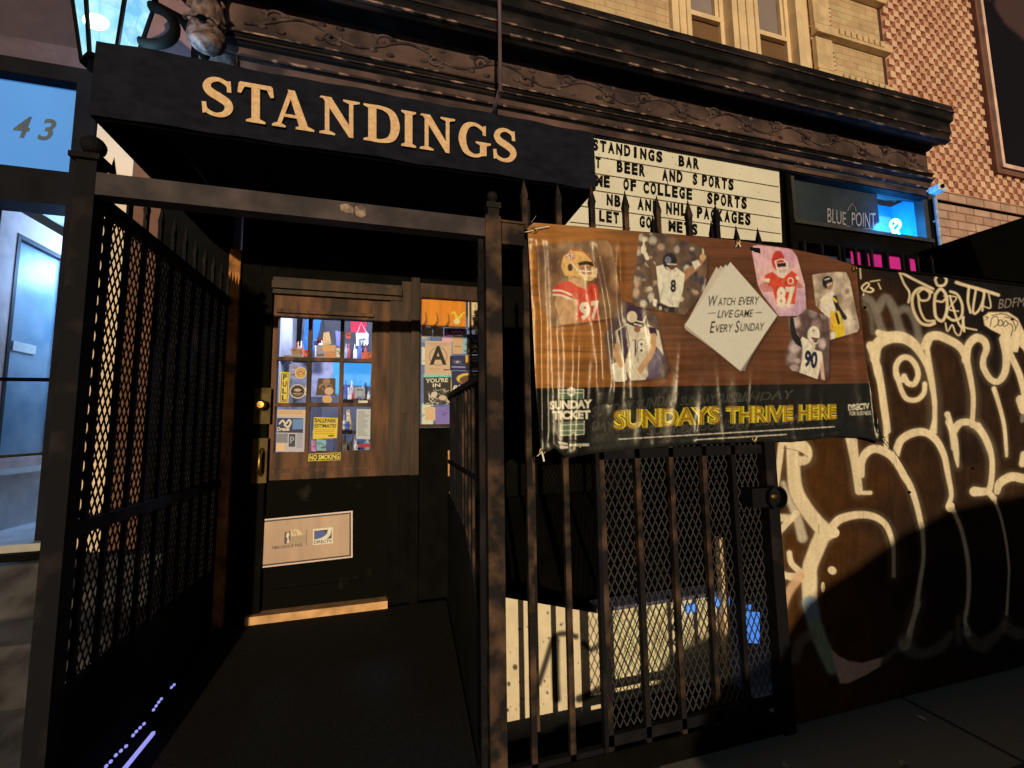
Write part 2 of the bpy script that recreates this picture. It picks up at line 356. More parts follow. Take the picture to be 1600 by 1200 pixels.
# upper wall of cream brick round two sash windows
u = MB(); TOP = 7.4
wins = [(2.66, 3.14), (3.46, 3.98)]
u.box(-1.15, 2.45, FY, FY+.3, 4.6, TOP); u.box(4.2, XE, FY, FY+.3, 4.6, TOP); u.box(2.45, 4.2, FY, FY+.3, 6.9, TOP)
u.build('upper_wall', M_BRICKC, bar)
fr = MB()                                            # cream casings between and beside the windows
for x0, x1, y in ((2.45, 2.66, -.05), (3.14, 3.46, -.05), (3.98, 4.07, -.03), (4.07, 4.2, .02)):
    fr.box(x0, x1, FY+y, FY+.25, 4.6, 6.9)
for x in (2.52, 2.6, 3.2, 3.3, 3.4): fr.box(x, x+.03, FY-.066, FY-.052, 4.6, 6.9)
fr.build('window_casing', M_CREAM, bar)
for i, (x0, x1) in enumerate(wins):
    wn = MB()
    wn.box(x0, x0+.045, FY+.06, FY+.12, 4.6, 6.88); wn.box(x1-.045, x1, FY+.06, FY+.12, 4.6, 6.88)
    wn.box(x0+.047, x1-.047, FY+.05, FY+.09, 5.42, 5.47); wn.box(x0+.047, x1-.047, FY+.06, FY+.1, 4.62, 4.7)
    wn.box(x0+.047, x0+.085, FY+.075, FY+.11, 5.471, 6.88); wn.box(x1-.085, x1-.047, FY+.075, FY+.11, 5.471, 6.88)
    o = wn.build('window', M_CREAM, bar)
    MB().box(x0+.04, x1-.04, FY+.098, FY+.1, 4.6, 5.44).build('lower_pane', mat('lower_pane', A(104, 72, 42), .15, var=.25, scale=2), o)
    MB().box(x0+.04, x1-.04, FY+.115, FY+.12, 5.44, 6.88).build('upper_pane', mat('window_blind', A(128, 106, 88), .6, var=.12, scale=2), o)
for z in (4.98, 5.50, 6.1):                          # dentil bands and quoin blocks at the right of the windows
    st = MB().box(4.2, XE+.05, FY-.07, FY+.01, z, z+.035).box(4.2, XE+.04, FY-.05, FY+.01, z+.034, z+.12)
    for k in range(8): st.box(4.52+k*.085, 4.57+k*.085, FY-.068, FY-.049, z+.045, z+.11)
    st.build('dentil_course', M_STONE, bar)
    st = MB().box(2.0, 2.44, FY-.05, FY+.01, z, z+.1)
    for k in range(5): st.box(2.03+k*.085, 2.08+k*.085, FY-.068, FY-.049, z+.02, z+.08)
    st.build('dentil_course', M_STONE, bar)
for z in (4.7, 5.13, 5.65, 6.25):
    st = MB().box(4.2, 4.42, FY-.045, FY+.01, z-.02, z+.33)
    for k in range(5): st.box(4.44, 4.47, FY-.03, FY+.01, z+.02+k*.05, z+k*.05+.05)
    st.box(4.41, 4.475, FY-.012, FY+.01, z, z+.3); st.build('quoin_block', M_STONE, bar)
# cornice with frieze
CX0, CX1 = -1.12, 5.57
crown = [(FY, 4.74), (2.74, 4.70), (2.73, 4.62), (2.745, 4.60), (2.745, 4.545), (2.775, 4.53), (2.775, 4.42), (2.79, 4.40), (2.79, 4.35), (2.83, 4.33), (2.87, 4.36), (2.93, 4.385), (2.97, 4.36), (3.0, 4.36),
         (3.0, 4.12), (2.97, 4.105), (2.955, 4.085), (2.97, 4.065), (2.985, 4.055), (2.965, 4.045), (2.955, 4.03), (2.97, 4.01), (2.99, 4.0), (2.995, 3.94), (3.02, 3.925), (3.03, 3.86), (FY, 3.85)]
cor = MB().sweep(crown, CX0, CX1).build('cornice', M_CORN, bar)
MB().box(CX0+.01, CX1-.01, 2.994, 2.999, 4.122, 4.358).box(CX0+.01, CX1-.012, 2.989, 2.994, 3.955, 3.998).box(CX0+.01, CX1-.013, 3.014, 3.019, 3.868, 3.924).build('frieze_panel', mat('frieze_paint', A(46, 34, 28), .75, color2=A(104, 74, 56), thr=(.36, .76), scale=3.2, bump=.35, detail=12), cor)
e = MB()
for y, z, h in ((2.727, 4.622, .012), (2.772, 4.425, .016), (2.786, 4.352, .016), (2.952, 4.083, .012), (2.952, 4.028, .012), (2.991, 3.945, .018)):
    e.box(CX0, CX1-.002, y-.004, y+.02, z-h/2, z+h/2)
e.build('peeling_edge', M_PEEL, cor)
sc = MB(); x = -1.0; k = 0                           # scrolling vine of the frieze
while x < 5.4:
    up = 1 if k % 2 == 0 else -1; cz = 4.235; L = .36
    sc.tube([(x+L*t, 2.992, cz-up*.055*math.cos(math.pi*t)) for t in np.linspace(0, 1, 9)], .011, 6)
    cx = x+L*.5
    sc.tube([(cx+(.075-.011*q)*math.cos(q*1.1*up+.4), 2.99, cz+up*.02+(.07-.0105*q)*math.sin(q*1.1*up+.4)) for q in np.linspace(0, 6, 20)], [.012-.001*i/3 for i in range(20)], 6)
    for a in (.9, 2.2, 3.9, 5.2):
        sc.ball((cx+.1*math.cos(a), 2.993, cz+.075*math.sin(a)), .026, 8, 5, (1.2, .45, .7))
    sc.ball((cx, 2.985, cz+up*.02), .016, 8, 5)
    x += L; k += 1
sc.build('scroll_ornament', mat('ornament_paint', A(40, 30, 26), .7, color2=A(100, 74, 58), thr=(.4, .7), scale=9, bump=.3), cor, smooth=True)
# carved console bracket at the left end of the cornice
cb = MB()
cb.box(-1.37, -1.14, 3.0, FY, 3.85, 4.75)
for q0, x0, x1, rr in ((0, -1.42, -1.19, .05), (1, -1.37, -1.22, .055), (2, -1.31, -1.25, .055), (3, -1.27, -1.29, .05), (4, -1.22, -1.32, .045)):   # leaf ribs that run together into the head
    cb.tube([(x0+(x1-x0)*t, 2.90-.10*math.sin(2.4*t+.3)-.02*(q0 % 2), 4.72-.62*t) for t in np.linspace(0, 1, 12)], [rr*(1.15-.45*t) for t in np.linspace(0, 1, 12)], 10)
    cb.tube([(x0+(x1-x0)*t+.03, 2.87-.10*math.sin(2.4*t+.3), 4.72-.6*t) for t in np.linspace(0, 1, 10)], .013, 6)
cb.ball((-1.255, 2.83, 4.02), .105, 18, 12, (1, .8, 1)); cb.ball((-1.235, 2.80, 3.95), .085, 16, 10, (1, .8, .7))
for sx in (-1, 1):
    cb.tube([(-1.255+sx*(.03+(.06-.008*t)*math.cos(t*1.1)), 2.76, 4.05+(.05-.007*t)*math.sin(t*1.1)) for t in np.linspace(0, 6, 18)], .011, 6)
    cb.tube([(-1.255+sx*(.13-.016*t)*math.cos(t*1.1)-.07, 2.88, 4.28+(.07-.009*t)*math.sin(t*1.1)) for t in np.linspace(0, 6, 18)], .014, 6)
cb.v = [(x+.11+.007*math.sin(70*z+40*x), y+.012*math.sin(95*x+30*z)*math.cos(50*z), z-.13) for x, y, z in cb.v]
for k in range(40):                                   # small carved curls over leaf and head
    t = rng.uniform(0, 1); a = rng.uniform(0, 6.28); cb.ball((-1.30+rng.uniform(-.09, .09)*(1.3-.5*t)-.11+.13*t+.0, 2.78+rng.uniform(-.02, .03), 4.72-.62*t-.0), rng.uniform(.014, .034), 8, 6, (1, .7, 1.5))
br_o = cb.build('carved_bracket', mat('carved_stone', A(62, 45, 34), .9, color2=A(128, 94, 70), thr=(.38, .7), scale=18, bump=.6, detail=14), bar, smooth=True)
MB().ball((-1.135, 2.725, 3.915), .024, 10, 8, (1.3, .6, .7)).build('hollow_shade', M_BLACK, br_o)  # black bead paints the shade of a hollow in the carving
# black timber wall of the shopfront, pieced round the openings
wl = MB()
wl.box(-.97, -.85, FY-.03, FY+.2, 0, 3.84); wl.box(-.86, .0, FY-.02, FY+.2, 2.455, 3.84); wl.box(0, .67, FY-.018, FY+.2, 2.47, 3.84)
wl.box(.66, .78, FY-.05, FY+.2, 0, 3.84); wl.box(.782, 3.64, FY, FY+.2, 0, 3.84); wl.box(3.64, 3.70, FY-.05, FY+.2, 0, 3.95)
wl.box(3.70, 5.62, FY-.02, FY+.2, 0, 2.78); wl.box(3.70, 5.62, FY-.03, FY+.2, 3.2, 3.36); wl.box(5.62, 5.72, FY-.04, FY+.2, 0, 3.86)
wl.box(.172, .66, FY-.01, FY+.2, 0, 1.45); wl.box(-.85, 0, FY+.0, FY+.2, 0, .28)
for x in (1.0, 1.5, 2.0, 2.6): wl.box(x, x+.05, FY-.03, FY-.002, .1, 2.6)
wl.build('shopfront_wall', M_DARK, bar)
MB().box(-1.03, -.965, FY-.06, FY+.2, 0, 2.62).build('brick_jamb', mat('orange_brickwork', A(96, 56, 26), .85, color2=A(176, 108, 50), thr=(.35, .65), scale=12, bump=.6), bar)
MB().box(-1.44, -1.031, FY-.01, FY+.3, 0, 3.86).build('black_pier', M_DARK, bar)
MB().box(-1.60, -1.441, FY-.015, FY+.3, 0, 3.5).build('brown_pier', mat('brown_pier', A(104, 66, 42), .75, var=.2, scale=4, bump=.1), bar)
MB().box(-1.80, -1.601, FY-.02, FY+.3, 0, 3.5).build('cream_pier', mat('pier_paint', A(208, 170, 122), .7, var=.14, scale=4, bump=.1), bar)
cs = MB()                                             # door casing, header and side posts
cs.box(-.775, .05, FY-.05, FY+.1, 2.35, 2.46); cs.box(-.775, .05, FY-.075, FY-.052, 2.38, 2.43)
cs.box(-.03, .05, FY-.04, FY+.1, 1.13, 2.348); cs.box(.05, .115, FY-.03, FY+.1, 1.13, 2.50); cs.box(.115, .172, FY-.07, FY+.1, 1.13, 2.52)
cs.box(.06, .105, FY-.042, FY-.032, 1.55, 2.25)
cs.build('door_casing', M_DWOOD, bar)
cs = MB(); cs.box(-.85, -.7755, FY-.05, FY+.1, .28, 2.46)
cs.box(-.03, .05, FY-.04, FY+.1, .28, 1.129); cs.box(.05, .115, FY-.03, FY+.1, .28, 1.129); cs.box(.115, .172, FY-.07, FY+.1, .28, 1.129); cs.box(.06, .105, FY-.042, FY-.032, .5, 1.1)
cs.build('black_casing_foot', M_DARK, bar)
MB().box(-.84, -.02, FY-.09, FY+.02, .285, .335).build('threshold', mat('worn_threshold', A(200, 142, 82), .6, var=.3, scale=14), bar)
# the door: stiles and rails round nine panes
dr = MB(); DX0, DX1, DZ0, DZ1 = -.7745, -.0305, .336, 2.3495
gx = [-.742, -.548, -.345, -.150]; gz = [2.205, 1.92, 1.615, 1.305]
dr.box(DX0, gx[0], FY-.015, FY+.04, 1.13, DZ1); dr.box(gx[3], DX1, FY-.015, FY+.04, 1.13, DZ1)
dr.box(gx[0]+.0005, gx[3]-.0005, FY-.013, FY+.04, gz[0], DZ1); dr.box(gx[0]+.0005, gx[3]-.0005, FY-.013, FY+.04, 1.13, gz[3])
for x in gx[1:3]: dr.box(x-.012, x+.012, FY-.008, FY+.03, gz[3], gz[0])
for z in gz[1:3]: dr.box(gx[0], gx[3], FY-.0105, FY+.028, z-.012, z+.012)
dr.box(gx[0]-.01, gx[3]+.01, FY-.04, FY-.016, gz[0]+.02, gz[0]+.045); dr.box(gx[0], gx[3], FY-.03, FY-.016, gz[3]-.13, gz[3]-.105)
dr.box(gx[3]+.03, DX1-.02, FY-.022, FY-.016, 1.15, 2.2)
door = dr.build('door', M_WOOD, bar)
kp = MB(); kp.box(DX0, DX1, FY-.011, FY+.04, DZ0, 1.129); kp.box(gx[0]+.03, gx[3]-.03, FY-.02, FY-.012, .42, .46); kp.box(gx[0]+.03, gx[3]-.03, FY-.018, FY-.012, .93, .96)
kp.build('kick_panel', mat('black_kick_panel', (.0035, .0033, .003), .75, spec=.05, color2=(.04, .037, .034), thr=(.66, .9), scale=7, bump=.1), door)
gm = bpy.data.materials.new('clear_glass'); gm.use_nodes = True; gb = gm.node_tree.nodes['Principled BSDF']
gn = gm.node_tree; g_t = gn.nodes.new('ShaderNodeBsdfTransparent'); g_g = gn.nodes.new('ShaderNodeBsdfGlossy'); g_m = gn.nodes.new('ShaderNodeMixShader')
g_g.inputs['Roughness'].default_value = .0; g_m.inputs[0].default_value = .0; g_t.inputs[0].default_value = (.94, .96, .97, 1)
gn.links.new(g_t.outputs[0], g_m.inputs[1]); gn.links.new(g_g.outputs[0], g_m.inputs[2]); gn.links.new(g_m.outputs[0], gn.nodes['Material Output'].inputs[0])
MB().box(gx[0], gx[3], FY+.008, FY+.011, gz[3], gz[0]).build('pane', gm, door)
lk = MB(); lk.box(-.852, -.758, FY-.056, FY-.051, 1.49, 1.72); lk.box(-.85, -.765, FY-.056, FY-.051, 1.12, 1.4)
lk.build('lock_plate', M_TARN, door); lk = MB(); lk.lathe((-.80, FY-.056, 1.61), [(.02, 0), (.014, -.02), (.03, -.035), (.033, -.05), (.02, -.062), (.001, -.064)], 16, 'Y')
lk.build('knob', M_BRASS, door, smooth=False)
MB().tube([(-.795, FY-.056, 1.33), (-.795, FY-.1, 1.31), (-.795, FY-.105, 1.25), (-.795, FY-.1, 1.19), (-.795, FY-.056, 1.17)], .012, 10).build('pull_handle', M_BRASS, door, smooth=True)
# tall side window beside the door
sw = MB(); sw.box(.172, .186, FY-.02, FY+.06, 1.45, 2.5); sw.box(.645, .66, FY-.02, FY+.06, 1.45, 2.5); sw.box(.186, .645, FY-.02, FY+.06, 2.40, 2.5); sw.box(.186, .645, FY-.03, FY+.06, 1.452, 1.475); sw.box(.545, .556, FY-.012, FY+.03, 1.475, 2.40)
so_ = sw.build('side_window', M_DWOOD, bar)
MB().box(.186, .645, FY+.032, FY+.035, 1.475, 2.4).build('glass', gm, so_)
# high shop window at the right, glowing blue at its end
bw = MB(); bw.box(3.70, 5.62, FY-.05, FY+.05, 3.86, 3.96); bw.box(3.70, 5.62, FY-.06, FY+.05, 3.362, 3.40); bw.box(3.70, 3.76, FY-.035, FY+.05, 3.402, 3.858); bw.box(5.55, 5.62, FY-.035, FY+.05, 3.402, 3.858); bw.box(3.70, 5.62, FY-.09, FY-.052, 3.91, 3.94)
swin = bw.build('shop_window', mat('window_frame_paint', (.05, .05, .055), .4, bump=.1), bar)
MB().box(3.76, 4.93, FY+.01, FY+.014, 3.402, 3.858).build('dark_pane', mat('murky_pane', A(42, 44, 40), .2, var=.3, scale=3), swin)
MB().box(4.932, 5.55, FY+.012, FY+.015, 3.402, 3.858).build('clear_pane', gm, swin)
bb = MB(); bb.box(4.90, 5.62, FY+.30, FY+.32, 3.3, 3.95); bb.box(4.90, 4.92, FY+.05, FY+.3, 3.3, 3.95); bb.box(5.60, 5.62, FY+.05, FY+.3, 3.3, 3.95)
bb.build('display_box', mat('display_box', (.12, .5, .8), .6, var=.1), swin)
lt = MB()
text_mb(lt, 'BLUE', (1293, 347), (1322, 352), 22, 20, FY+.006, .0, .0); text_mb(lt, 'POINT', (1331, 352), (1368, 357), 20, 24, FY+.006, .0, .0)
lt.tube([P(x, y, FY+.004) for x, y in ((1308, 362), (1312, 359), (1316, 364), (1312, 369), (1307, 366), (1310, 360), (1320, 366), (1324, 362), (1327, 367))], .004, 5); lt.tube([P(x, y, FY+.004) for x, y in ((1340, 364), (1344, 368), (1347, 363), (1351, 368), (1354, 364))], .0035, 5)
lt.tube([P(x, y, FY+.004) for x, y in ((1296, 353), (1310, 356), (1325, 353), (1340, 358), (1360, 357))], .004, 5)
lt.tube([P(x, y, FY+.004) for x, y in ((1324, 330), (1328, 322), (1332, 318), (1336, 324), (1338, 332))], .003, 5)
lt.build('window_lettering', mat('chalk_letters', A(135, 118, 98), .8, var=.3, scale=30), swin)
mg = MB(); mg.box(3.70, 5.62, FY-.03, FY+.02, 2.78, 2.83); mg.box(3.70, 5.62, FY-.03, FY+.02, 3.189, 3.199)
for i in range(7): mg.box(3.72+i*.30, 3.75+i*.30, FY-.03, FY+.02, 2.832, 3.188)
lw = mg.build('lower_shop_window', M_DARK, bar)
MB().box(4.5, 5.62, FY+.025, FY+.03, 2.83, 3.19).build('magenta_pane', mat('magenta_pane', (.3, .02, .15), .4, var=.5, scale=2.5, emis=(.42, .012, .17), estr=.72), lw)

# ------------------------------------------------------------------ neighbour with protruding header bricks
nb = thing('brick_building', 'orange lit neighbouring building with a checkerboard of protruding header bricks', 'building', (7, FY, 0))
NX0, NX1 = 5.225, 7.05; dw = MB()
dw.box(NX0+.02, 6.98, FY+.05, FY+.3, 4.02, 8); dw.box(6.98, 10, FY+.05, FY+.3, 4.02, 4.43); dw.box(6.98, 10, FY+.05, FY+.3, 7.3, 8)
dw.build('wall', mat('recessed_brick', A(190, 134, 96), .9, color2=A(140, 88, 60), thr=(.4, .7), scale=9, bump=.5), nb)
pb = MB()
for i in range(50):
    z = 4.03+i*.08
    for j in range(30):
        x = 5.36+j*.165+(.0825 if i % 2 else 0)
        if x+.08 > 6.94 and z > 4.36: continue
        d = rng.uniform(-.003, .003); x += rng.uniform(-.003, .003)
        pb.box(x+.001, x+.0815, FY+.018+d, FY+.05, z+.003, z+.077)
pb.build('header_brick_pattern', mat('header_brick', A(184, 130, 92), .85, color2=A(220, 164, 118), thr=(.32, .68), scale=3.4, bump=.5, detail=14), nb)
MB().box(5.225, 5.34, FY+.04, FY+.3, 4.3, 8).build('downspout_recess', mat('brown_recess', A(74, 46, 32), .8), nb)
rm = MB()
rm.box(6.95, 7.0, FY-.012, FY+.3, 4.40, 7.4); rm.box(7.0, 10, FY-.012, FY+.3, 4.40, 4.46)
wf = rm.build('window_reveal', mat('reveal_paint', A(112, 72, 52), .7, var=.15, bump=.1), nb)
MB().box(7.03, 7.08, FY-.03, FY+.2, 4.47, 7.4).box(7.08, 10, FY-.03, FY+.2, 4.47, 4.52).build('window_frame', mat('pinkish_frame', A(215, 160, 125), .6), nb)
MB().box(7.08, 10, FY+.12, FY+.15, 4.52, 7.4).box(7.35, 7.47, FY+.08, FY+.12, 4.52, 6.3).build('dark_glazing', mat('bronze_glazing', A(70, 48, 40), .25, color2=A(24, 18, 16), thr=(.45, .5), scale=.7), nb)
bd = MB(); bd.box(5.74, 10, FY-.02, FY+.3, 3.90, 4.018)
bd.build('plain_band', M_BRICKO, nb)
MB().box(5.74, 10, FY+.002, FY+.3, 2.2, 3.88).build('lower_wall', M_BRICKO, nb)
MB().box(5.74, 10, FY-.012, FY+.1, 3.881, 3.899).build('dark_joint', M_BLACK, nb)
for z in (4.45, 4.75, 5.05, 5.4, 5.75, 6.1): MB().box(5.235, 5.25, FY+.02, FY+.035, z, z+.12).build('wall_clip', M_WHITE, nb)

# ------------------------------------------------------------------ blue lit entrance at the left
ent = thing('entrance_building', 'blue lit recessed entrance of the building numbered 43 with dark door frame', 'building', (-2.4, FY, 0))
MB().box(-6, -1.802, FY, FY+.3, 3.78, 8).build('stucco_wall', mat('brown_stucco', A(66, 52, 48), .85, var=.2, scale=7, bump=.2), ent)
MB().box(-6, -1.805, FY-.03, FY-.002, 3.70, 3.84).build('stucco_band', mat('stucco_band', A(84, 66, 62), .85, var=.2, scale=9, bump=.2), ent)
MB().box(-1.8, -1.362, FY+.05, FY+.3, 3.5, 8).build('stucco_return', mat('lantern_lit_stucco', A(120, 84, 70), .85, var=.15, scale=7, bump=.2), ent)  # the lantern's peach light is put into this stucco's colour
ef = MB(); ef.box(-6, -1.805, FY-.05, FY+.1, 3.60, 3.698); ef.box(-6, -1.805, FY-.06, FY+.1, 2.80, 3.01); ef.box(-1.90, -1.805, FY-.055, FY+.1, 0.3, 3.599)
fr = ef.build('door_frame', mat('black_brown_frame', A(20, 17, 16), .7, spec=.06, var=.3, scale=6, bump=.1), ent)
tm = mat('lit_transom', (.08, .2, .4), .3, var=.2, scale=1.2, emis=(.045, .20, .58), estr=.85)
MB().box(-6, -1.90, FY+.03, FY+.034, 3.01, 3.60).build('transom_glass', tm, ent)
nn = MB(); text_mb(nn, '4', (20, 214), (50, 217), 34, 34, FY+.028, .02, .35); text_mb(nn, '3', (58, 218), (88, 221), 34, 34, FY+.028, .02, .35)
nn.build('house_number', mat('gilt_number', (.10, .14, .20), .5), ent)
# vestibule behind it: left side wall with a glazed door, low ceiling, raised floor
VX = -2.32
vb = MB(); vb.box(-1.88, -1.8, FY+.31, 5.6, .8, 3.0); vb.box(VX-.1, -1.8, 5.6, 5.7, .8, 3.0); vb.box(VX-.1, VX, FY+.1, 3.19, .8, 3.0); vb.box(VX-.1, VX-.002, 3.9, 5.6, .8, 3.0); vb.box(VX-.1, VX, 3.19, 3.9, .8, 1.24)
vb.build('vestibule_wall', mat('vestibule_plaster', (.42, .40, .40), .7, color2=(.62, .6, .58), thr=(.35, .65), scale=5, bump=.1), ent)
MB().box(VX-.1, -1.8, FY+.1, 5.7, 3.0, 3.1).box(VX, -1.88, 3.36, 3.40, 2.97, 3.0).build('vestibule_ceiling', mat('vestibule_ceiling', (.6, .6, .62), .7, scale=9, bump=.4), ent)
MB().box(VX-.1, -1.8, 2.98, 5.7, .2, .86).build('vestibule_floor', mat('vestibule_floor', (.4, .4, .42), .6, var=.2), ent)
MB().box(-6, VX-.1, FY+.12, FY+.2, .2, 3.0).box(VX-.06, VX+.012, FY+.101, 3.2, .86, 3.0).build('dark_jamb', M_BLACK, ent)
vd = MB()
for y0, y1, z0, z1 in ((3.21, 3.335, 1.24, 2.86), (3.80, 3.9, 1.24, 2.86), (3.335, 3.80, 2.72, 2.86), (3.335, 3.80, 1.24, 1.30)): vd.box(VX-.05, VX+.012, y0, y1, z0, z1)
vdo = vd.build('inner_door', mat('pinkish_door', (.78, .58, .54), .6, color2=(.5, .34, .30), thr=(.4, .7), scale=5, bump=.1), ent)
MB().box(VX-.03, VX-.02, 3.36, 3.79, 1.32, 2.70).build('glass', mat('pale_glass', (.16, .26, .34), .3, color2=(.36, .44, .5), thr=(.35, .7), scale=4), vdo)
MB().box(VX-.04, VX+.016, 3.336, 3.36, 1.301, 2.719).box(VX-.04, VX+.016, 3.775, 3.799, 1.301, 2.719).box(VX-.04, VX+.016, 3.361, 3.774, 2.69, 2.719).build('glazing_frame', mat('dark_glazing_frame', (.04, .035, .04), .5), vdo)
MB().box(VX-.04, VX+.03, 3.2, 3.9, 1.20, 1.235).build('sill', M_WHITE, vdo)
MB().box(VX-.019, VX-.012, 3.42, 3.60, 1.98, 2.04).build('notice', M_WHITE, vdo)
MB().box(-2.6, -1.905, FY+.03, FY+.05, 1.755, 1.775).build('gate_bar', M_BLACK, ent)
spm = [(2.97, .78), (2.8, .80), (2.62, .60), (2.4, .56), (2.2, .40), (1.95, .33), (1.7, .14), (1.3, .09), (1.1, .01), (1.1, -.01), (2.97, -.01)]
MB().prism([(-6, y, z) for y, z in spm], (0, 0, 0), (4.82, 0, 0)).build('stone_steps', mat('worn_step_stone', A(40, 34, 28), .9, color2=A(96, 84, 68), thr=(.35, .75), scale=5, bump=.5, detail=12), ent, bevel=.03)
MB().box(-6, -1.805, 2.93, 3.1, .12, .82).build('landing_riser', M_DARK, ent)
# lamps of the vestibule
cl = thing('ceiling_lamp', 'blue white round ceiling lamp inside the recessed entrance', 'ceiling lamp', (-2.05, 4.5, 2.96))
MB().lathe((-2.05, 4.5, 3.0), [(.12, 0), (.125, -.03), (.11, -.05)], 20).build('lamp_base', M_STEEL, cl)
MB().lathe((-2.05, 4.5, 2.95), [(.11, 0), (.10, -.05), (.06, -.08), (.01, -.085)], 20).build('diffuser', mat('blue_diffuser', (.6, .8, 1), .4, emis=(.25, .6, 1), estr=14), cl)
pl = bpy.data.lights.new('vestibule_light', 'POINT'); pl.energy = 66; pl.color = (.27, .54, 1); pl.shadow_soft_size = .12
po = bpy.data.objects.new('vestibule_light', pl); COL.objects.link(po); po.location = (-2.02, 4.1, 2.7); po.parent = cl; po.matrix_parent_inverse = cl.matrix_basis.inverted()

# ------------------------------------------------------------------ lantern over the entrance
ln = thing('wall_lantern', 'glowing blue white coach lantern on a black scrolled arm above the awning', 'lantern', (-1.56, 2.7, 3.5))
lc = (-1.56, 2.7); zb, zt = 3.46, 3.98; n = 6
def ringp(r, z, off=.3): return [(lc[0]+r*math.cos(2*math.pi*k/n+off), lc[1]+r*math.sin(2*math.pi*k/n+off), z) for k in range(n)]
b0, b1 = ringp(.10, zb), ringp(.185, zt)
fm = MB()
for k in range(n):
    fm.bar(b0[k], b1[k], .015); fm.bar(b0[k], b0[(k+1) % n], .018); fm.bar(b1[k], b1[(k+1) % n], .03)
fm.lathe((*lc, zt), [(.2, 0), (.21, .02), (.15, .1), (.05, .18), (.02, .22), (.03, .26), (.0, .3)], 6)
fm.lathe((*lc, zb-.08), [(.01, 0), (.05, .03), (.1, .08)], 6)
fm.build('lantern_frame', M_DARK, ln)
gl = MB(); g0, g1 = ringp(.094, zb+.01), ringp(.178, zt-.01)
for k in range(n): gl.add([g0[k], g0[(k+1) % n], g1[(k+1) % n], g1[k]], [(0, 1, 2, 3)])
fg = bpy.data.materials.new('frosted_glass'); fg.use_nodes = True; q_n = fg.node_tree; q_t = q_n.nodes.new('ShaderNodeBsdfTransparent'); q_e = q_n.nodes.new('ShaderNodeEmission'); q_m = q_n.nodes.new('ShaderNodeMixShader')
q_x = q_n.nodes.new('ShaderNodeTexNoise'); q_x.inputs['Scale'].default_value = 5; q_c = q_n.nodes.new('ShaderNodeValToRGB'); q_c.color_ramp.elements[0].color = (.22, .62, .95, 1); q_c.color_ramp.elements[1].color = (.55, .95, 1.1, 1); q_c.color_ramp.elements[0].position = .35; q_c.color_ramp.elements[1].position = .65
q_n.links.new(q_x.outputs[0], q_c.inputs[0]); q_n.links.new(q_c.outputs[0], q_e.inputs[0]); q_e.inputs[1].default_value = 1.25; q_m.inputs[0].default_value = .8
q_n.links.new(q_t.outputs[0], q_m.inputs[1]); q_n.links.new(q_e.outputs[0], q_m.inputs[2]); q_n.links.new(q_m.outputs[0], q_n.nodes['Material Output'].inputs[0])
gl.build('frosted_glass', fg, ln)
MB().ball(tuple(P(150, 34, 2.62)), .06, 14, 10, (1, .35, .75)).build('bulb', mat('lantern_bulb', (1, 1, 1), .4, emis=(.9, 1, .95), estr=16), ln, smooth=True)
am = MB(); am.tube([(-1.40+.13*math.cos(t)*(1-t*.05), 2.74, 3.82+.12*math.sin(t)*(1-t*.05)) for t in np.linspace(-2.2, 2.6, 18)], [.028]*18, 8)
am.tube([(-1.36, 2.74, 3.93), (-1.28, 2.85, 3.98), (-1.22, 3.0, 3.9), (-1.2, FY+.04, 3.85)], .03, 8); am.ball((-1.47, 2.74, 3.73), .04, 10, 8)
am.build('scrolled_arm', M_DARK, ln, smooth=True)
pl = bpy.data.lights.new('lantern_light', 'POINT'); pl.energy = 20; pl.color = (.35, .7, 1); pl.shadow_soft_size = .15
po = bpy.data.objects.new('lantern_light', pl); COL.objects.link(po); po.location = (-1.40, 2.72, 3.62); po.parent = ln; po.matrix_parent_inverse = ln.matrix_basis.inverted()
rd = tag(MB().tube([(.70, 2.70, 3.80), (.71, 2.70, 7)], .014, 8).tube([(.70, 2.70, 3.83), (.70, FY, 3.80)], .014, 8).build('support_rod', mat('purplish_rod', A(96, 72, 64), .5), None, smooth=True), 'long thin vertical metal rod hanging in front of the dark cornice', 'rod')

# ------------------------------------------------------------------ awning with the bar's name
aw = thing('awning', 'black box awning over the gate with one large word in tan serif letters', 'awning', (0, AY, 2.68))
AX0, AX1, AZ0, AZ1 = -1.145, 1.0, 2.672, 2.985
# front valance, slightly sagging between its frame
nx, nz = 360, 64; gx_, gz_ = np.meshgrid(np.linspace(AX0, AX1, nx), np.linspace(AZ1, AZ0, nz))
pts = np.stack([gx_, AY+.004*np.sin(gx_*9)+.003*np.sin(gx_*23+gz_*7)+.006, gz_-.0016*(1+np.sin(gx_*14))*((AZ1-gz_)/(AZ1-AZ0))], -1)
cv = Canvas(0, 0, 359, 63, 1, A(24, 23, 24)); cv.a *= (.55+.9*vnoise(cv.h, cv.w, (6, 9), 3, 4)[..., None])
M_AWN = painted('awning_canvas', .9, .04, .3)
grid_sheet('valance', M_AWN, pts, cv.a, aw)
tp = MB(); tp.box(AX0, AX0+.012, AY+.015, FY-.01, AZ0, AZ1-.004); tp.box(AX1-.012, AX1, AY+.015, FY-.01, AZ0, AZ1-.004)
tp.add([(AX0, AY+.012, AZ1-.003), (AX1, AY+.012, AZ1-.003), (AX1, FY-.01, AZ1+.02), (AX0, FY-.01, AZ1+.02)], [(0, 1, 2, 3)])
tp.build('cover', M_CLOTH, aw)
fm = MB(); fm.bar((AX0+.01, AY+.03, AZ0), (AX1-.01, AY+.03, AZ0), .022); fm.bar((AX0+.01, AY+.03, AZ1-.02), (AX1-.01, AY+.03, AZ1-.02), .022)
for x in (-.6, 0, .5): fm.bar((x, AY+.03, AZ0), (x, FY-.02, AZ0+.02), .02)
fm.build('awning_frame', M_BLACK, aw)
def sp(pts, ws, k=6): return ('s', pts, ws)
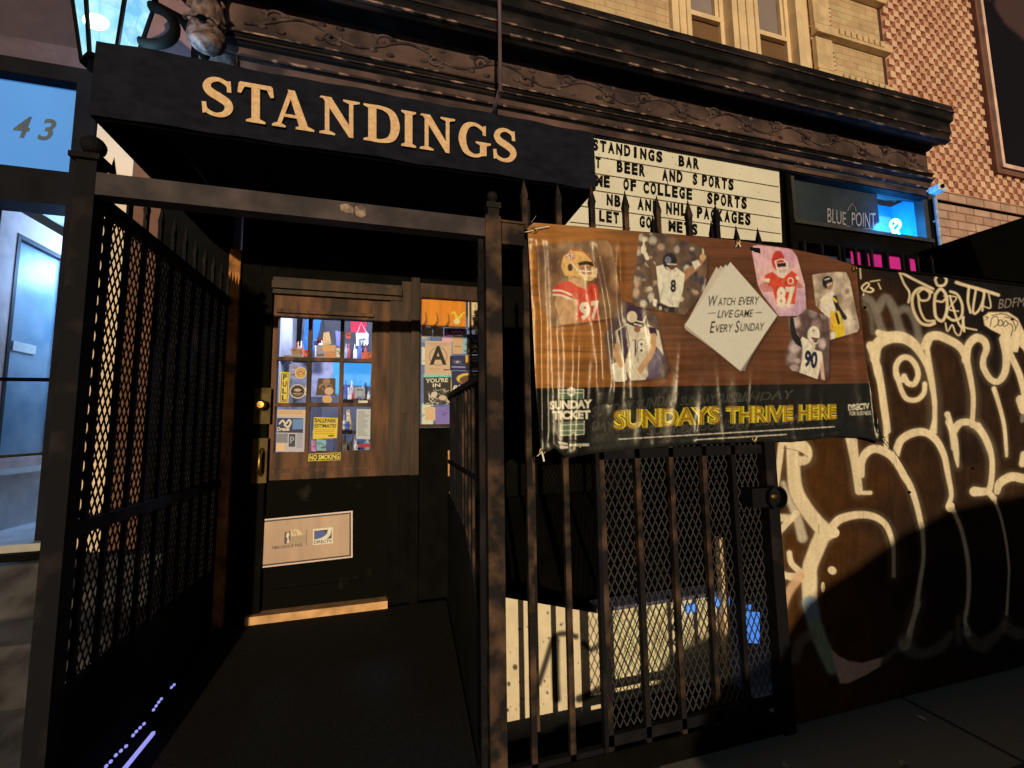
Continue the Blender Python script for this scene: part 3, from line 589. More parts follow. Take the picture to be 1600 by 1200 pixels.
GL = {
 'S': [('s', [(.655,.72),(.60,.86),(.41,.945),(.22,.885),(.145,.74),(.22,.61),(.42,.505),(.60,.39),(.64,.245),(.54,.10),(.35,.05),(.15,.12),(.085,.27)], [.07,.11,.10,.14,.185,.21,.215,.21,.185,.14,.10,.11,.07]), ('p', [(.60,.66),(.70,.66),(.68,.95),(.59,.93)]), ('p', [(.03,.33),(.13,.34),(.16,.08),(.05,.05)])],
 'T': [('p', [(.06,.885),(.80,.885),(.80,1),(.06,1)]), ('p', [(0,.72),(.08,.70),(.17,.89),(.10,1),(.03,.97)]), ('p', [(.86,.72),(.78,.70),(.69,.89),(.76,1),(.83,.97)]), ('p', [(.33,.03),(.53,.03),(.53,.92),(.33,.92)]), ('p', [(.20,0),(.66,0),(.66,.05),(.53,.11),(.33,.11),(.20,.05)])],
 'A': [('p', [(.10,.03),(.20,.03),(.50,.93),(.46,1),(.40,1)]), ('p', [(.37,1),(.54,1),(.88,.03),(.66,.03)]), ('p', [(.24,.28),(.70,.28),(.68,.36),(.26,.36)]), ('p', [(0,0),(.32,0),(.32,.05),(.22,.1),(.08,.1),(0,.05)]), ('p', [(.56,0),(1,0),(1,.05),(.88,.1),(.66,.1),(.56,.05)])],
 'N': [('p', [(.13,.03),(.235,.03),(.235,.96),(.13,.96)]), ('p', [(.70,0),(.80,0),(.80,.97),(.70,.97)]), ('p', [(.03,1),(.28,1),(.80,.16),(.80,0),(.70,0),(.14,.86)]), ('p', [(0,.95),(.05,1),(.24,1),(.24,.92)]), ('p', [(.0,0),(.37,0),(.37,.05),(.235,.1),(.13,.1),(0,.05)]), ('p', [(.56,1),(.95,1),(.95,.95),(.80,.9),(.70,.9),(.56,.95)])],
 'D': [('p', [(.11,.03),(.30,.03),(.30,.97),(.11,.97)]), ('s', [(.16,.955),(.44,.95),(.66,.83),(.74,.5),(.66,.17),(.44,.05),(.16,.045)], [.09,.10,.175,.215,.175,.10,.09]), ('p', [(0,1),(.22,1),(.22,.9),(.11,.9),(0,.95)]), ('p', [(0,0),(.22,0),(.22,.1),(.11,.1),(0,.05)])],
 'I': [('p', [(.10,.03),(.31,.03),(.31,.97),(.10,.97)]), ('p', [(0,0),(.41,0),(.41,.05),(.31,.1),(.1,.1),(0,.05)]), ('p', [(0,1),(.41,1),(.41,.95),(.31,.9),(.1,.9),(0,.95)])],
 'G': [('s', [(.74,.74),(.66,.87),(.45,.955),(.23,.84),(.13,.5),(.23,.16),(.46,.045),(.66,.11),(.73,.2)], [.06,.10,.10,.175,.21,.175,.10,.10,.08]), ('p', [(.62,.05),(.80,.09),(.80,.44),(.62,.44)]), ('p', [(.50,.47),(.92,.47),(.92,.42),(.80,.37),(.62,.37),(.50,.42)]), ('p', [(.69,.68),(.78,.66),(.78,.96),(.70,.93)])],
}
GW = {'S': .72, 'T': .86, 'A': 1., 'N': .95, 'D': .85, 'I': .41, 'G': .92}
spots = [('S', 313, 363), ('T', 371, 428), ('A', 425, 491), ('N', 499, 562), ('D', 568, 625), ('I', 627, 650), ('N', 656, 711), ('G', 715, 767), ('S', 769, 806)]
lm = MB(); dep = 0
for ch, xa, xb in spots:
    for kind, *d in GL[ch]:
        dep = (dep+1) % 6; Y = AY-.0012-.0004*dep
        if kind == 'p': poly = [d[0]]
        else:
            p, ws = crom(np.array(d[0]), np.array(d[1]))
            tn = np.gradient(p, axis=0); tn /= np.linalg.norm(tn, axis=1)[:, None]; nn_ = np.stack([-tn[:, 1], tn[:, 0]], 1)
            a, b = p+nn_*ws[:, None]/2, p-nn_*ws[:, None]/2
            poly = [[a[i], a[i+1], b[i+1], b[i]] for i in range(len(p)-1)]
        for pg in poly:
            vs = []
            for gx0, gy0 in pg:
                x = xa+(xb-xa)*gx0/GW[ch]; base = 186+.157*(x-362); h = 62.5-.0205*(x-320)
                vs.append(P(x, base-h*gy0, Y))
            lm.add(vs, [tuple(range(len(vs)))])
lm.build('lettering', mat('tan_letters', A(196, 142, 92), .8, var=.12, scale=60, bump=.1, color2=A(222, 172, 112), thr=(.35, .7)), aw)

# ------------------------------------------------------------------ changeable letter board
lb = thing('letter_board', 'cream changeable letter board under the cornice with black slotted letters', 'sign', (2.3, FY, 3.5))
M_BOARD = mat('cream_board', A(196, 176, 134), .6, color2=A(208, 188, 146), thr=(.3, .7), scale=3)
LY = FY-.05
bz = [(818, 182), (1210, 256), (1217, 262), (1222, 379), (800, 346), (812, 300)]
MB().plate(bz, LY, .045).build('panel', M_BOARD, lb)
tr = MB()
L_ = [((1040, 236), (1216, 267)), ((929, 244.5), (1216, 292)), ((929, 271), (1218, 316.5)), ((929, 297.5), (1219, 341)), ((900, 321), (1220, 365.5)), ((890, 347), (985, 357))]
for a, b in L_: tr.bar(P(*a, LY-.003), P(*b, LY-.003), .006, .006)
for a, b in (((1040, 236), (1043, 230)), ((1015, 283), (1045, 288)), ((1043, 283), (1044, 292)), ((969, 240), (969, 250))): tr.bar(P(*a, LY-.003), P(*b, LY-.003), .003, .004)
for i in range(46):
    x, y = rng.uniform(930, 1210), 0; y = 205+(x-930)*.19+rng.uniform(8, 130); tr.ball(P(x, y, LY-.001), .004, 6, 4)
tr.build('letter_track', mat('dark_track', A(70, 58, 42), .7), lb)  # thin dark brown track lines and specks
def cb_(x, y): return 900+x/4.706, 190+y/4.706
ROWS = [[('STANDINGS', (112, 206), (643, 305), 78), ('BAR', (750, 326), (912, 353), 76)],
        [('T', (143, 338), (190, 346), 80), ('BEER', (295, 368), (515, 406), 80), ('AND', (628, 432), (790, 452), 80), ('S', (858, 462), (900, 468), 76), ('PORTS', (922, 470), (1165, 508), 78)],
        [('ME', (142, 475), (255, 488), 80), ('OF', (343, 500), (448, 516), 80), ('COLLEGE', (490, 524), (860, 578), 80), ('SPORTS', (960, 602), (1262, 645), 80)],
        [('F', (58, 586), (95, 592), 50), ('NB', (220, 612), (335, 632), 80), ('AND', (448, 646), (615, 668), 80), ('NHL', (658, 678), (820, 697), 82), ('PACKAGES', (885, 708), (1290, 765), 80)],
        [('LET', (165, 732), (322, 753), 80), ('GO', (463, 774), (560, 786), 80), ('METS', (680, 805), (900, 838), 78)]]
M_LET = mat('letter_black', (.006, .006, .006), .5)
for row in ROWS:
    for t, a, b, h in row:
        n = len(t); A0, B0 = np.array(cb_(*a)), np.array(cb_(*b)); step = (B0-A0)/max(n, 1); rb = MB()
        for i, c in enumerate(t):
            wd = {'I': .35, 'M': .95}.get(c, .78); p0 = A0+step*i+step*(1-wd)*(.5 if n > 1 else .2); p1 = p0+step*wd
            text_mb(rb, c, p0, p1, h/4.706*1.06, h/4.706*1.06, LY-.004, .055)
        rb.build('letter_word', M_LET, lb)
# ------------------------------------------------------------------ iron gate frame and fences
def picket_mb(x, y, z0, z1, w=.022, tip=.11):
    m = MB(); h = w/2; zb = z1-tip
    m.box(x-h, x+h, y-h, y+h, z0, zb)
    q = h*1.25
    m.add([(x-h, y-h, zb), (x+h, y-h, zb), (x+h, y+h, zb), (x-h, y+h, zb), (x-q, y-q, zb+.02), (x+q, y-q, zb+.02), (x+q, y+q, zb+.02), (x-q, y+q, zb+.02), (x, y, z1)],
          [(0,1,5,4),(1,2,6,5),(2,3,7,6),(3,0,4,7),(4,5,8),(5,6,8),(6,7,8),(7,4,8)])
    return m
def mesh_lines(a0, a1, z0, z1, ph, pv, place, w=.004):
    """expanded-metal lattice in a rectangle; place(a, z) gives the 3-D point"""
    m = MB(); k = pv/ph
    for sgn in (1, -1):
        c = -((a1-a0)+(z1-z0)/k) ; 
        n = int(2*((a1-a0)+(z1-z0)/k)/ph)+2
        for i in range(n):
            t0 = a0+c+i*ph                     # where the line crosses z0 (sgn=1) 
            pa = []
            A0_, A1_ = max(a0, min(t0, a1)), None
            # a = t0 + sgn*(z-z0)/k
            zs = [z0, z1]
            lo, hi = z0, z1
            if sgn > 0: lo = max(lo, z0+(a0-t0)*k); hi = min(hi, z0+(a1-t0)*k)
            else: lo = max(lo, z0+(t0-a1)*k); hi = min(hi, z0+(t0-a0)*k)
            if hi-lo < .01: continue
            m.bar(place(t0+sgn*(lo-z0)/k, lo), place(t0+sgn*(hi-z0)/k, hi), w, w)
    return m
gf = thing('gate_frame', 'black iron gateway of two square posts and a long brown top beam', 'gate frame', (-.3, GY, 0))
pm = MB(); pm.box(-1.057, -.998, GY-.03, GY+.03, 0, 2.385)
pm.box(-1.072, -.984, GY-.044, GY+.044, 2.386, 2.405)
pm.lathe((-1.028, GY, 2.405), [(.02, 0), (.014, .015), (.026, .02)], 12); pm.ball((-1.028, GY, 2.452), .036, 16, 12)
pm.build('post', M_IRON, gf)
pm = MB(); pm.box(.372, .44, GY-.034, GY+.034, 0, 2.36)
pm.box(.385, .435, GY-.025, GY+.025, 2.361, 2.40); pm.box(.378, .442, GY-.03, GY+.03, 2.40, 2.425); pm.lathe((.41, GY, 2.425), [(.024, 0), (.018, .012), (.012, .02)], 10); pm.ball((.41, GY, 2.462), .024, 12, 8)
pm.build('post', M_RUST, gf)
MB().box(-.997, .371, GY-.03, GY+.03, 2.265, 2.345).build('top_beam', M_RAIL, gf)
MB().plate([(531,320),(540,318),(549,321),(553,327),(551,334),(541,332),(533,329)], GY-.032, .004).build('paint_chip', mat('chip', A(150, 118, 88), .8, color2=A(92, 70, 56), thr=(.4, .6), scale=30), gf)
MB().plate([(555,323),(563,320),(571,324),(572,336),(566,341),(557,337),(554,330)], GY-.032, .004).build('paint_chip', mat('chip', A(150, 118, 88)), gf)
pk = MB(); pk.box(.343, .366, GY-.012, GY+.012, .1, 2.26); [pk.ball((.354, GY, z), .016, 8, 6) for z in (2.2, 2.14, 2.08, 2.02)]
pk.build('hinge_bar', M_IRON, gf)
bx = MB(); bx.box(.442, .545, GY-.04, GY+.02, 2.235, 2.33); bx.box(.436, .55, GY-.045, GY+.02, 2.331, 2.342)
bx.build('lock_plate', M_RUST, gf, bevel=.003)
# side fence on the left, running back to the wall
sf = thing('side_fence', 'black mesh backed spear topped iron fence along the left of the entry', 'fence', (-1.04, 2.4, 0)); SX = -1.03
for i in range(11):
    y = GY+.115+i*.118
    if y < 3.08: picket_mb(SX, y, .06, 2.49, .016).build('picket', M_IRON, sf)
for z in (2.275, 1.13, .16): MB().box(SX-.02, SX+.02, GY+.047, 3.09, z-.022, z+.022).build('rail', M_IRON, sf)
mesh_lines(GY+.05, 3.08, .18, 2.25, .03, .066, lambda a, z: (SX-.012, a, z), .0042).build('mesh', M_IRON, sf)
MB().box(SX-.012, SX+.012, GY+.047, 3.0, .01, .62).build('bottom_plate', M_DARK, sf)
# front fence: two open bays then a mesh gate
ff = thing('front_fence', 'black iron spear topped fence with rusty bars behind the banner', 'fence', (.6, GY, 0))
for x in (.557, .722): picket_mb(x, GY, .05, 2.575, .024).build('picket', M_RUST, ff)
MB().box(.62, .645, GY+.18, GY+.205, .05, 2.575).build('picket', M_RUST, ff)
for z in (2.30, .10): MB().box(.442, .858, GY-.012, GY+.012, z-.022, z+.022).build('rail', M_IRON, ff)
mg_ = thing('mesh_gate', 'black iron gate backed with diamond mesh between the open bars and graffiti wall', 'gate', (1.35, GY, 0))
gxs = [.893, 1.072, 1.25, 1.432, 1.60]
for x in gxs: picket_mb(x, GY, .05, 2.59, .024).build('picket', M_RUST if x < 1.5 else M_IRON, mg_)
for x, z in ((1.236, 2.495), (1.586, 2.51), (1.742, 2.5), (1.885, 2.505)): picket_mb(x, GY+.02, 2.2, z, .018, .1).build('short_spike', M_IRON, mg_)
MB().box(1.775, 1.84, GY-.03, GY+.03, .0, 2.36).build('stile', M_IRON, mg_)
MB().box(.862, .88, GY-.015, GY+.015, .05, 2.36).build('stile', M_IRON, mg_)
for z in (2.30, 1.32, .14): MB().box(.881, 1.774, GY-.012, GY+.012, z-.022, z+.022).build('rail', M_IRON, mg_)
mesh_lines(.881, 1.775, .16, 2.28, .0335, .068, lambda a, z: (a, GY+.022, z), .004).build('mesh', mat('mesh_metal', A(58, 50, 42), .5, var=.3), mg_)
MB().box(.442, 1.84, GY-.016, GY-.013, .0, .10).build('bottom_plate', M_DARK, mg_)
lk = MB(); lk.box(1.66, 1.774, GY-.05, GY+.02, 1.045, 1.135); lk.lathe((1.79, GY-.04, 1.09), [(.052, .05), (.055, 0), (.055, -.035), (.046, -.037), (.044, -.005), (.001, -.004)], 24, 'Y')
lk.build('lock_case', M_IRON, mg_)
MB().ball((1.777, GY-.062, 1.095), .022, 10, 6, (1, .3, .6)).build('keyhole_plate', M_BRASS, mg_)
# stair guard on the right of the entry
sg = thing('stair_guard', 'black iron bar railing with dark lower panel at the right of the entry', 'railing', (.38, 2.4, 0)); GX = .39
for i in range(11):
    y = 1.92+i*.108
    MB().box(GX-.009, GX+.009, y-.009, y+.009, .1, 1.66).build('baluster', M_RUST if i < 6 else M_IRON, sg)
MB().box(GX-.02, GX+.02, 1.86, 3.05, 1.661, 1.69).build('handrail', M_IRON, sg)
MB().box(GX-.015, GX+.015, 1.86, 3.05, 1.20, 1.225).build('rail', M_IRON, sg)
MB().prism([(GX-.016, 1.80, .0), (GX-.016, 1.80, .30), (GX-.016, 1.92, .62), (GX-.016, 2.3, .9), (GX-.016, 3.05, 1.0), (GX-.016, 3.05, 0)], (0, 0, 0), (.005, 0, 0)).build('lower_panel', mat('teal_black_panel', (.012, .015, .017), .6, bump=.1), sg)

tp_ = mat('tan_wall_panel', A(206, 140, 76), .7, color2=A(150, 96, 48), thr=(.45, .7), scale=9, bump=.2)
for q in (((700,704),(754,700),(754,742),(700,744)), ((702,768),(754,766),(754,880),(702,872))): MB().plate(q, FY-.03, .015).build('tan_panel', tp_, bar)
# ------------------------------------------------------------------ pale boards and cellar hatch behind the bars
M_PAPER = painted('printed_paper', .55, .3)
wb = thing('pale_board', 'cream speckled board with black spray marks low behind the bars', 'board', (.75, 2.05, 0))
cv = Canvas(478, 925, 962, 1180, 1, A(214, 180, 128)); cv.grain(.12, 14, 5)
for i in range(110):
    r_ = rng.exponential(.7)+.4; cv.ell(rng.uniform(778, 950), rng.uniform(935, 1165), r_, r_*rng.uniform(.7, 1.5), A(50, 34, 22), .9, .3)
K = A(24, 18, 14)
cv.stroke([(842, 1068), (854, 1030), (866, 996), (884, 990), (900, 995)], 9, K, .95, 3).stroke([(868, 1000), (868, 1050), (870, 1092)], 13, K, .95, 3)
cv.stroke([(905, 1092), (925, 1084), (940, 1075)], 13, K, .95, 3).stroke([(855, 1162), (872, 1140), (900, 1130)], 10, K, .8, 4).stroke([(912, 1005), (925, 1015), (938, 1004)], 9, K, .9, 3)
wy, wx = np.linspace(0, 1, 120)[:, None], np.linspace(0, 1, 150)[None]
px_ = 780+wx*165+0*wy; top = 932+(px_-780)*.172; py_ = top+(1158-top)*wy
px_ = px_ - 3*(np.random.default_rng(4).random(px_.shape)*(wx < .01))
grid_sheet('board_face', M_PAPER, unproject(px_, py_, 2.05), cv.sample(px_, py_), wb)
c0, c1 = P(780, 932, 2.053), P(945, 960, 2.053)
MB().prism([(c0.x, 2.053, 0), (c0.x, 2.053, c0.z-.004), (c1.x, 2.053, c1.z-.004), (c1.x, 2.053, 0)], (0, 0, 0), (0, .02, 0)).build('board_back', M_DWOOD, wb)
w2 = thing('low_wall', 'low cream painted wall behind the diamond mesh with bluish coping', 'wall', (1.5, 2.16, 0))
MB().box(1.06, 1.84, 2.16, 2.24, 0, .47).build('wall_face', mat('cellar_wall_paint', A(226, 188, 130), .7, color2=A(176, 138, 90), thr=(.5, .8), scale=6, bump=.2), w2)
MB().box(1.06, 1.84, 2.14, 2.26, .471, .49).build('coping', mat('bluish_coping', A(96, 90, 92), .6), w2)
MB().box(1.80, 1.838, 2.10, 2.139, .0, .80).build('pale_post', mat('pale_post', A(205, 165, 110), .7), w2)
bw_ = thing('basement_window', 'small blue lit basement window pieces glinting through the mesh gate', 'window', (1.7, 2.15, .4))
M_BL = mat('blue_glint', (.1, .2, .4), .4, emis=(.08, .30, .95), estr=.9)
for q in (((1166,955),(1187,957),(1187,1006),(1166,1004)), ((1114,934),(1140,932),(1140,946),(1114,948)), ((1074,947),(1086,944),(1086,956),(1074,958)), ((1166,945),(1174,945),(1173,953),(1167,953))): MB().plate(q, 2.134, .004).build('blue_pane', M_BL, bw_)
tag(MB().box(.42, 1.85, GY-.01, 3.08, .002, .006).build('areaway_dark_sheet', M_BLACK), kind='structure')  # thin black sheet added over the paving to darken it behind the bars
hd = tag(MB().prism([(.46, 2.3, 0), (.46, 3.02, 0), (.46, 3.02, .95), (.46, 2.3, .45)], (0, 0, 0), (1.3, 0, 0)).build('cellar_hatch', M_DARK, None, bevel=.01), 'black sloping cellar hatch in the shadow behind the iron bars', 'hatch')

# ------------------------------------------------------------------ the spray painted wall
gw = thing('graffiti_wall', 'dark plywood wall beside the gate covered in cream bubble letter graffiti', 'wall', (3.2, GY, 0))
GWY = GY+.012
X0g, Y0g, X1g, Y1g = 1196, 395, 1690, 1150
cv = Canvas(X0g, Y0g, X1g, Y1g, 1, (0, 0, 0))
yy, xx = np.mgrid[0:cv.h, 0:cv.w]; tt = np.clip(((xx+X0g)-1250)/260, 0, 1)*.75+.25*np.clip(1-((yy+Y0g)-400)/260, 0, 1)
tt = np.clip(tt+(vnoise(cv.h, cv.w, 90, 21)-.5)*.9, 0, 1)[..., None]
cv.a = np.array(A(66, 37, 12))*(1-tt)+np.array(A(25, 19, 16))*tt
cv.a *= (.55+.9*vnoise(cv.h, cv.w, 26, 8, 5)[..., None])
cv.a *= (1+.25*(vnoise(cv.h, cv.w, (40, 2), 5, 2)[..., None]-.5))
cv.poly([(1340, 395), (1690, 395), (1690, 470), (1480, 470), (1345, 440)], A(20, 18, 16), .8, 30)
W = np.array(A(212, 180, 128)); GRY = np.array(A(120, 104, 82))
def st(off, pts, wd, col=W, al=1., soft=5, sm=True):
    wd = [q/4 for q in wd] if isinstance(wd, (list, tuple)) else wd/4
    q = [(1200+x/4, off+y/4) for x, y in pts]; w0 = max(wd) if isinstance(wd, list) else wd
    if w0 > 5: cv.stroke(q, w0*1.2+2, col, al*.07, w0*.3+1.2, sm)
    cv.stroke(q, wd, col, al*.94, max(soft/4, w0*.09), sm)
a, b, c = 400, 660, 860
for pts, wd in (([(610,260),(655,300),(690,400),(722,490)], 46), ([(690,330),(735,262),(785,330),(822,450),(842,500)], 50), ([(812,345),(870,332),(918,400),(948,530)], 44)): st(a, pts, wd, GRY, .75, 14)
st(a, [(600,300),(640,360),(655,480)], 26, GRY, .5, 14)
# thin tags along the top
for pts, wd in (([(820,95),(850,170),(885,230),(878,290)], 12), ([(822,98),(900,140),(1000,190),(1032,206)], 15), ([(1045,150),(1060,122),(1095,122),(1116,150),(1100,182),(1062,184),(1045,150)], 15),
    ([(1024,226),(975,200),(930,212),(902,262),(910,340),(950,412),(1000,432),(1040,420)], 18), ([(935,235),(970,206),(1010,232),(1000,272),(955,276),(935,235)], 13), ([(940,250),(950,330),(985,400),(1040,405)], 13),
    ([(1046,240),(1080,206),(1114,250),(1118,340),(1090,405),(1050,380),(1040,300),(1046,240)], 18), ([(1050,280),(1090,285),(1112,262)], 12), ([(1140,222),(1186,242),(1215,310),(1206,382),(1156,402),(1112,372)], 15), ([(1136,250),(1160,330),(1190,420),(1222,460)], 13),
    ([(1176,165),(1250,188),(1340,212),(1440,244)], 19), ([(1256,190),(1250,280),(1266,352)], 15), ([(1300,205),(1282,352),(1322,332),(1352,232),(1300,205)], 13), ([(1352,222),(1340,340)], 13), ([(1380,240),(1392,322),(1342,312)], 8), ([(1100,250),(1180,260),(1130,330),(1190,345)], 8),
    ([(1108,420),(1120,470),(1150,432),(1170,480),(1200,490),(1224,380),(1220,440),(1304,462)], 9), ([(1218,388),(1226,470)], 14), ([(1010,60),(1018,110)], 14), ([(575,70),(580,140)], 8), ([(690,170),(705,205)], 7), ([(640,160),(700,150)], 6)): st(a, pts, wd, W, .92, 4)
st(a, [(600,222),(586,196),(616,168),(632,180),(606,214),(640,226),(660,212),(640,198)], 10, W, 1, 3)
st(a, [(598,236),(596,245)], 9, W, 1, 3)
cv.text('BDFM', (1560, 482), (1602, 478), 14, 14, GRY*1.3, -.01, .2, 0, .9)
# big letters
st(a, [(745,1090),(728,960),(705,800),(684,700)], [44, 46, 44, 50]); st(a, [(668,640),(680,560),(740,515),(830,508),(905,545),(955,610),(995,690),(1022,800),(1042,920),(1040,1100)], [60, 72, 74, 70, 62, 46, 34, 30, 30, 30])
st(a, [(640,560),(668,640),(690,740)], 50); st(a, [(690,480),(760,500),(820,520)], 40)
st(a, [(842,775),(806,760),(800,690),(832,640),(880,636),(922,680),(938,745),(912,800),(872,792),(850,752)], 34); st(a, [(806,740),(830,830),(866,892),(930,898),(974,856),(980,800)], 30)
st(a, [(985,560),(1010,508),(1062,498),(1130,525),(1192,562),(1232,625),(1262,742),(1282,880),(1275,1060)], [60, 56, 52, 50, 50, 46, 36, 30, 28]); st(a, [(992,560),(1008,660),(1030,800),(1042,920)], 30)
st(a, [(1236,650),(1252,562),(1300,512),(1350,530),(1366,580),(1346,640),(1348,700),(1392,772),(1442,782),(1482,722),(1490,620),(1470,520)], [50, 48, 50, 46, 40, 36, 38, 36, 38, 44, 50, 50])
cv.poly([(1200+x/4, a+y/4) for x, y in ((1345,380),(1380,352),(1500,352),(1560,390),(1600,470),(1650,560),(1680,700),(1640,700),(1600,590),(1572,560),(1560,600),(1520,600),(1480,580),(1455,490),(1400,462),(1355,432))], W, 1, 1.5)
st(a, [(1492,570),(1532,650),(1572,740),(1602,860),(1606,940)], 38); st(a, [(1580,900),(1600,960)], 60); st(a, [(1590,1000),(1590,1030)], 24, GRY)
st(a, [(1412,830),(1442,920),(1472,1040),(1490,1200),(1492,1250)], [30, 26, 24, 22, 16]); st(a, [(1122,990),(1140,1045),(1152,1115),(1162,1200)], [36, 30, 34, 34])
st(a, [(1162,1090),(1200,1045),(1262,1040),(1312,1075),(1350,1130),(1385,1210)], [50, 44, 40, 40, 36, 36])
for pts in ([(1390,440),(1400,390),(1432,380),(1440,420),(1412,446)], [(1436,430),(1450,400),(1468,412),(1458,436),(1438,430)], [(1470,432),(1486,404),(1500,424),(1480,440),(1470,432)], [(1360,380),(1376,384),(1366,396)], [(1480,380),(1560,410),(1540,470)], [(1500,420),(1530,440),(1520,500)], [(1530,400),(1550,450)], [(1400,372),(1470,362),(1540,392)]): st(a, pts, 6, np.array(A(20, 16, 12)), 1, 3)
st(b, [(130,118),(215,150),(250,190),(235,235),(190,240)], [70, 75, 50, 50, 60]); st(b, [(150,150),(158,270),(175,420),(225,520),(300,620),(370,690)], [70, 80, 86, 86, 90, 95]); cv.ell(1200+410/4, b+690/4, 9, 8, W)
st(b, [(82,138),(72,240),(52,420)], [38, 36, 26]); st(b, [(95,380),(130,480),(180,590),(215,720)], [26, 34, 52, 60], np.array(A(196, 170, 128)), .85, 12); st(b, [(50,595),(125,600)], 46, W, .9, 10)
st(b, [(178,568),(100,650),(62,715),(60,900),(108,955),(200,970)], [38, 38, 36, 34, 40, 60]); st(b, [(132,815),(146,880),(196,930)], [32, 36, 36])
st(b, [(348,690),(300,800),(262,905),(260,1000),(262,1110)], [100, 96, 92, 96, 88]); st(b, [(200,960),(130,1060),(90,1180)], [60, 50, 40], np.array(A(200, 150, 100)), .9, 12)
st(b, [(395,660),(450,605),(560,578),(660,588),(735,640),(775,740),(786,830),(786,960)], [50, 52, 46, 42, 36, 28, 22, 22]); cv.ell(1300, b+925/4, 7, 6, W, 1, .3, .6); cv.ell(1286, b+1030/4, 3, 8, W)
st(b, [(520,100),(545,260),(568,430)], [70, 52, 46]); st(b, [(585,330),(585,250),(610,195),(660,165),(725,180),(790,230),(850,330),(900,420),(940,560),(962,660)], [34, 44, 50, 50, 50, 48, 44, 38, 34, 30]); st(b, [(735,-20),(738,150)], 28); st(b, [(590,440),(640,440)], 24)
st(b, [(965,650),(972,840),(950,1000),(925,1180)], [28, 22, 24, 30]); st(c, [(940,330),(905,440),(872,560),(855,590)], [32, 30, 44, 70])
st(b, [(800,200),(828,115),(900,68),(980,62),(1050,110),(1100,205),(1130,350),(1146,450),(1128,520)], [46, 48, 48, 46, 44, 38, 32, 28, 30]); cv.ell(1200+1138/4, b+528/4, 7, 8, W); st(b, [(1020,70),(1040,-10)], 28)
st(b, [(1160,555),(1212,680),(1250,870),(1255,1050),(1240,1200)], [24, 22, 26, 24, 20]); st(c, [(1240,380),(1232,440),(1250,520)], [20, 22, 40])
st(b, [(1312,20),(1372,120),(1402,250),(1392,390),(1365,430),(1290,432)], [40, 36, 34, 34, 44, 60]); st(b, [(1375,430),(1412,475)], 34); st(b, [(1414,480),(1462,620),(1502,850),(1504,1000),(1490,1200)], [20, 16, 14, 13, 18])
st(b, [(1432,435),(1450,380),(1520,340),(1610,352),(1700,340)], [34, 50, 54, 56, 60]); st(b, [(1130,0),(1165,95),(1176,200),(1186,275)], [40, 36, 36, 12])
st(b, [(1590,260),(1600,200)], 40)
BG = np.array(A(150, 150, 140)); GN_SHADE = np.array(A(140, 150, 104)); PK_LIT = np.array(A(216, 164, 124))  # shadow greys and a lit peach painted into the lower strokes
st(c, [(262,330),(282,420),(312,520),(352,620),(402,740)], [88, 80, 88, 84, 70], GN_SHADE, .95, 14); st(c, [(262,330),(280,400)], 84, np.array(A(120, 128, 134)), .9, 14)
cv.poly([(1200+x/4, c+y/4) for x, y in ((395,620),(440,660),(500,690),(590,705),(720,668),(700,725),(610,780),(500,830),(450,830),(420,740))], PK_LIT, 1, 2)
for pts, wd in (([(720,690),(790,630),(860,570)], [30, 34, 50]), ([(850,570),(900,630),(980,645),(1080,600),(1145,520)], [90, 80, 60, 60, 40]), ([(1192,420),(1188,500),(1196,570)], 34), ([(1240,500),(1290,570),(1340,600),(1390,560),(1450,500),(1490,420)], [60, 70, 76, 70, 50, 34]), ([(1490,480),(1560,520),(1700,510)], 70), ([(170,680),(200,580),(270,520)], 60)): st(c, pts, wd, GRY, .55, 16)
for i in range(60):                                   # runs of dried paint
    x, y = rng.uniform(1225, 1600), rng.uniform(560, 900); cv.stroke([(x, y), (x+.4, y+rng.uniform(6, 26))], .9, A(26, 18, 12), .5, .5)
cv.stroke([(1385, 690), (1402, 712), (1420, 742)], 1.5, A(30, 22, 16), 1, .6); cv.stroke([(1222, 700), (1245, 704), (1262, 714)], 1., A(60, 46, 30), .8, .5)
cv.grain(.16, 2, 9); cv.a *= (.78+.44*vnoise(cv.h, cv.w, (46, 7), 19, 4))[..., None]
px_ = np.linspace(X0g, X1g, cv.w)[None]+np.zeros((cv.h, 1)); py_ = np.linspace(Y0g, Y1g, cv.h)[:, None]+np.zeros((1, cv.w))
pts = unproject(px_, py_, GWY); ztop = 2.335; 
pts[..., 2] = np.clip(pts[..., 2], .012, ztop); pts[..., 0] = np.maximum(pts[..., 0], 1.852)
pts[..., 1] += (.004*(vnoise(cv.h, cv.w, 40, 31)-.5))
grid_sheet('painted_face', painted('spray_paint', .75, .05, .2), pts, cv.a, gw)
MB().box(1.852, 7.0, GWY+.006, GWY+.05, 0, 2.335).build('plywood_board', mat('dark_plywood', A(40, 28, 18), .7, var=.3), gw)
MB().box(4.36, 7.0, GWY-.002, GWY+.005, .01, 2.333).build('bare_panel', mat('dark_plywood', A(40, 28, 18), .7), gw)
MB().box(1.85, 7.0, GWY-.012, GWY+.06, 2.336, 2.348).build('top_rail', M_DARK, gw)
bt = MB(); [bt.ball((x, GWY-.003, z), .008, 8, 5) for x, z in ((1.95, 2.2), (2.8, 1.05), (3.35, 1.16), (2.6, 2.1), (3.9, 2.1), (3.1, .3))]
bt.build('bolt_head', M_DARK, gw)
sr = tag(MB().prism([(3.62, GY-.02, 2.35), (3.52, GY-.02, 2.62), (4.25, GY-.02, 2.86), (6.4, GY-.02, 3.5), (6.4, GY-.02, 2.35)], (0, 0, 0), (0, .30, 0)).build('shed_roof', M_BLACK, None), 'black sloping shed roof above the right end of the graffiti wall', 'roof')
spk = thing('wall_spikes', 'row of small black spikes along the top of the graffiti wall', 'spikes', (2.9, GY+.05, 2.37))
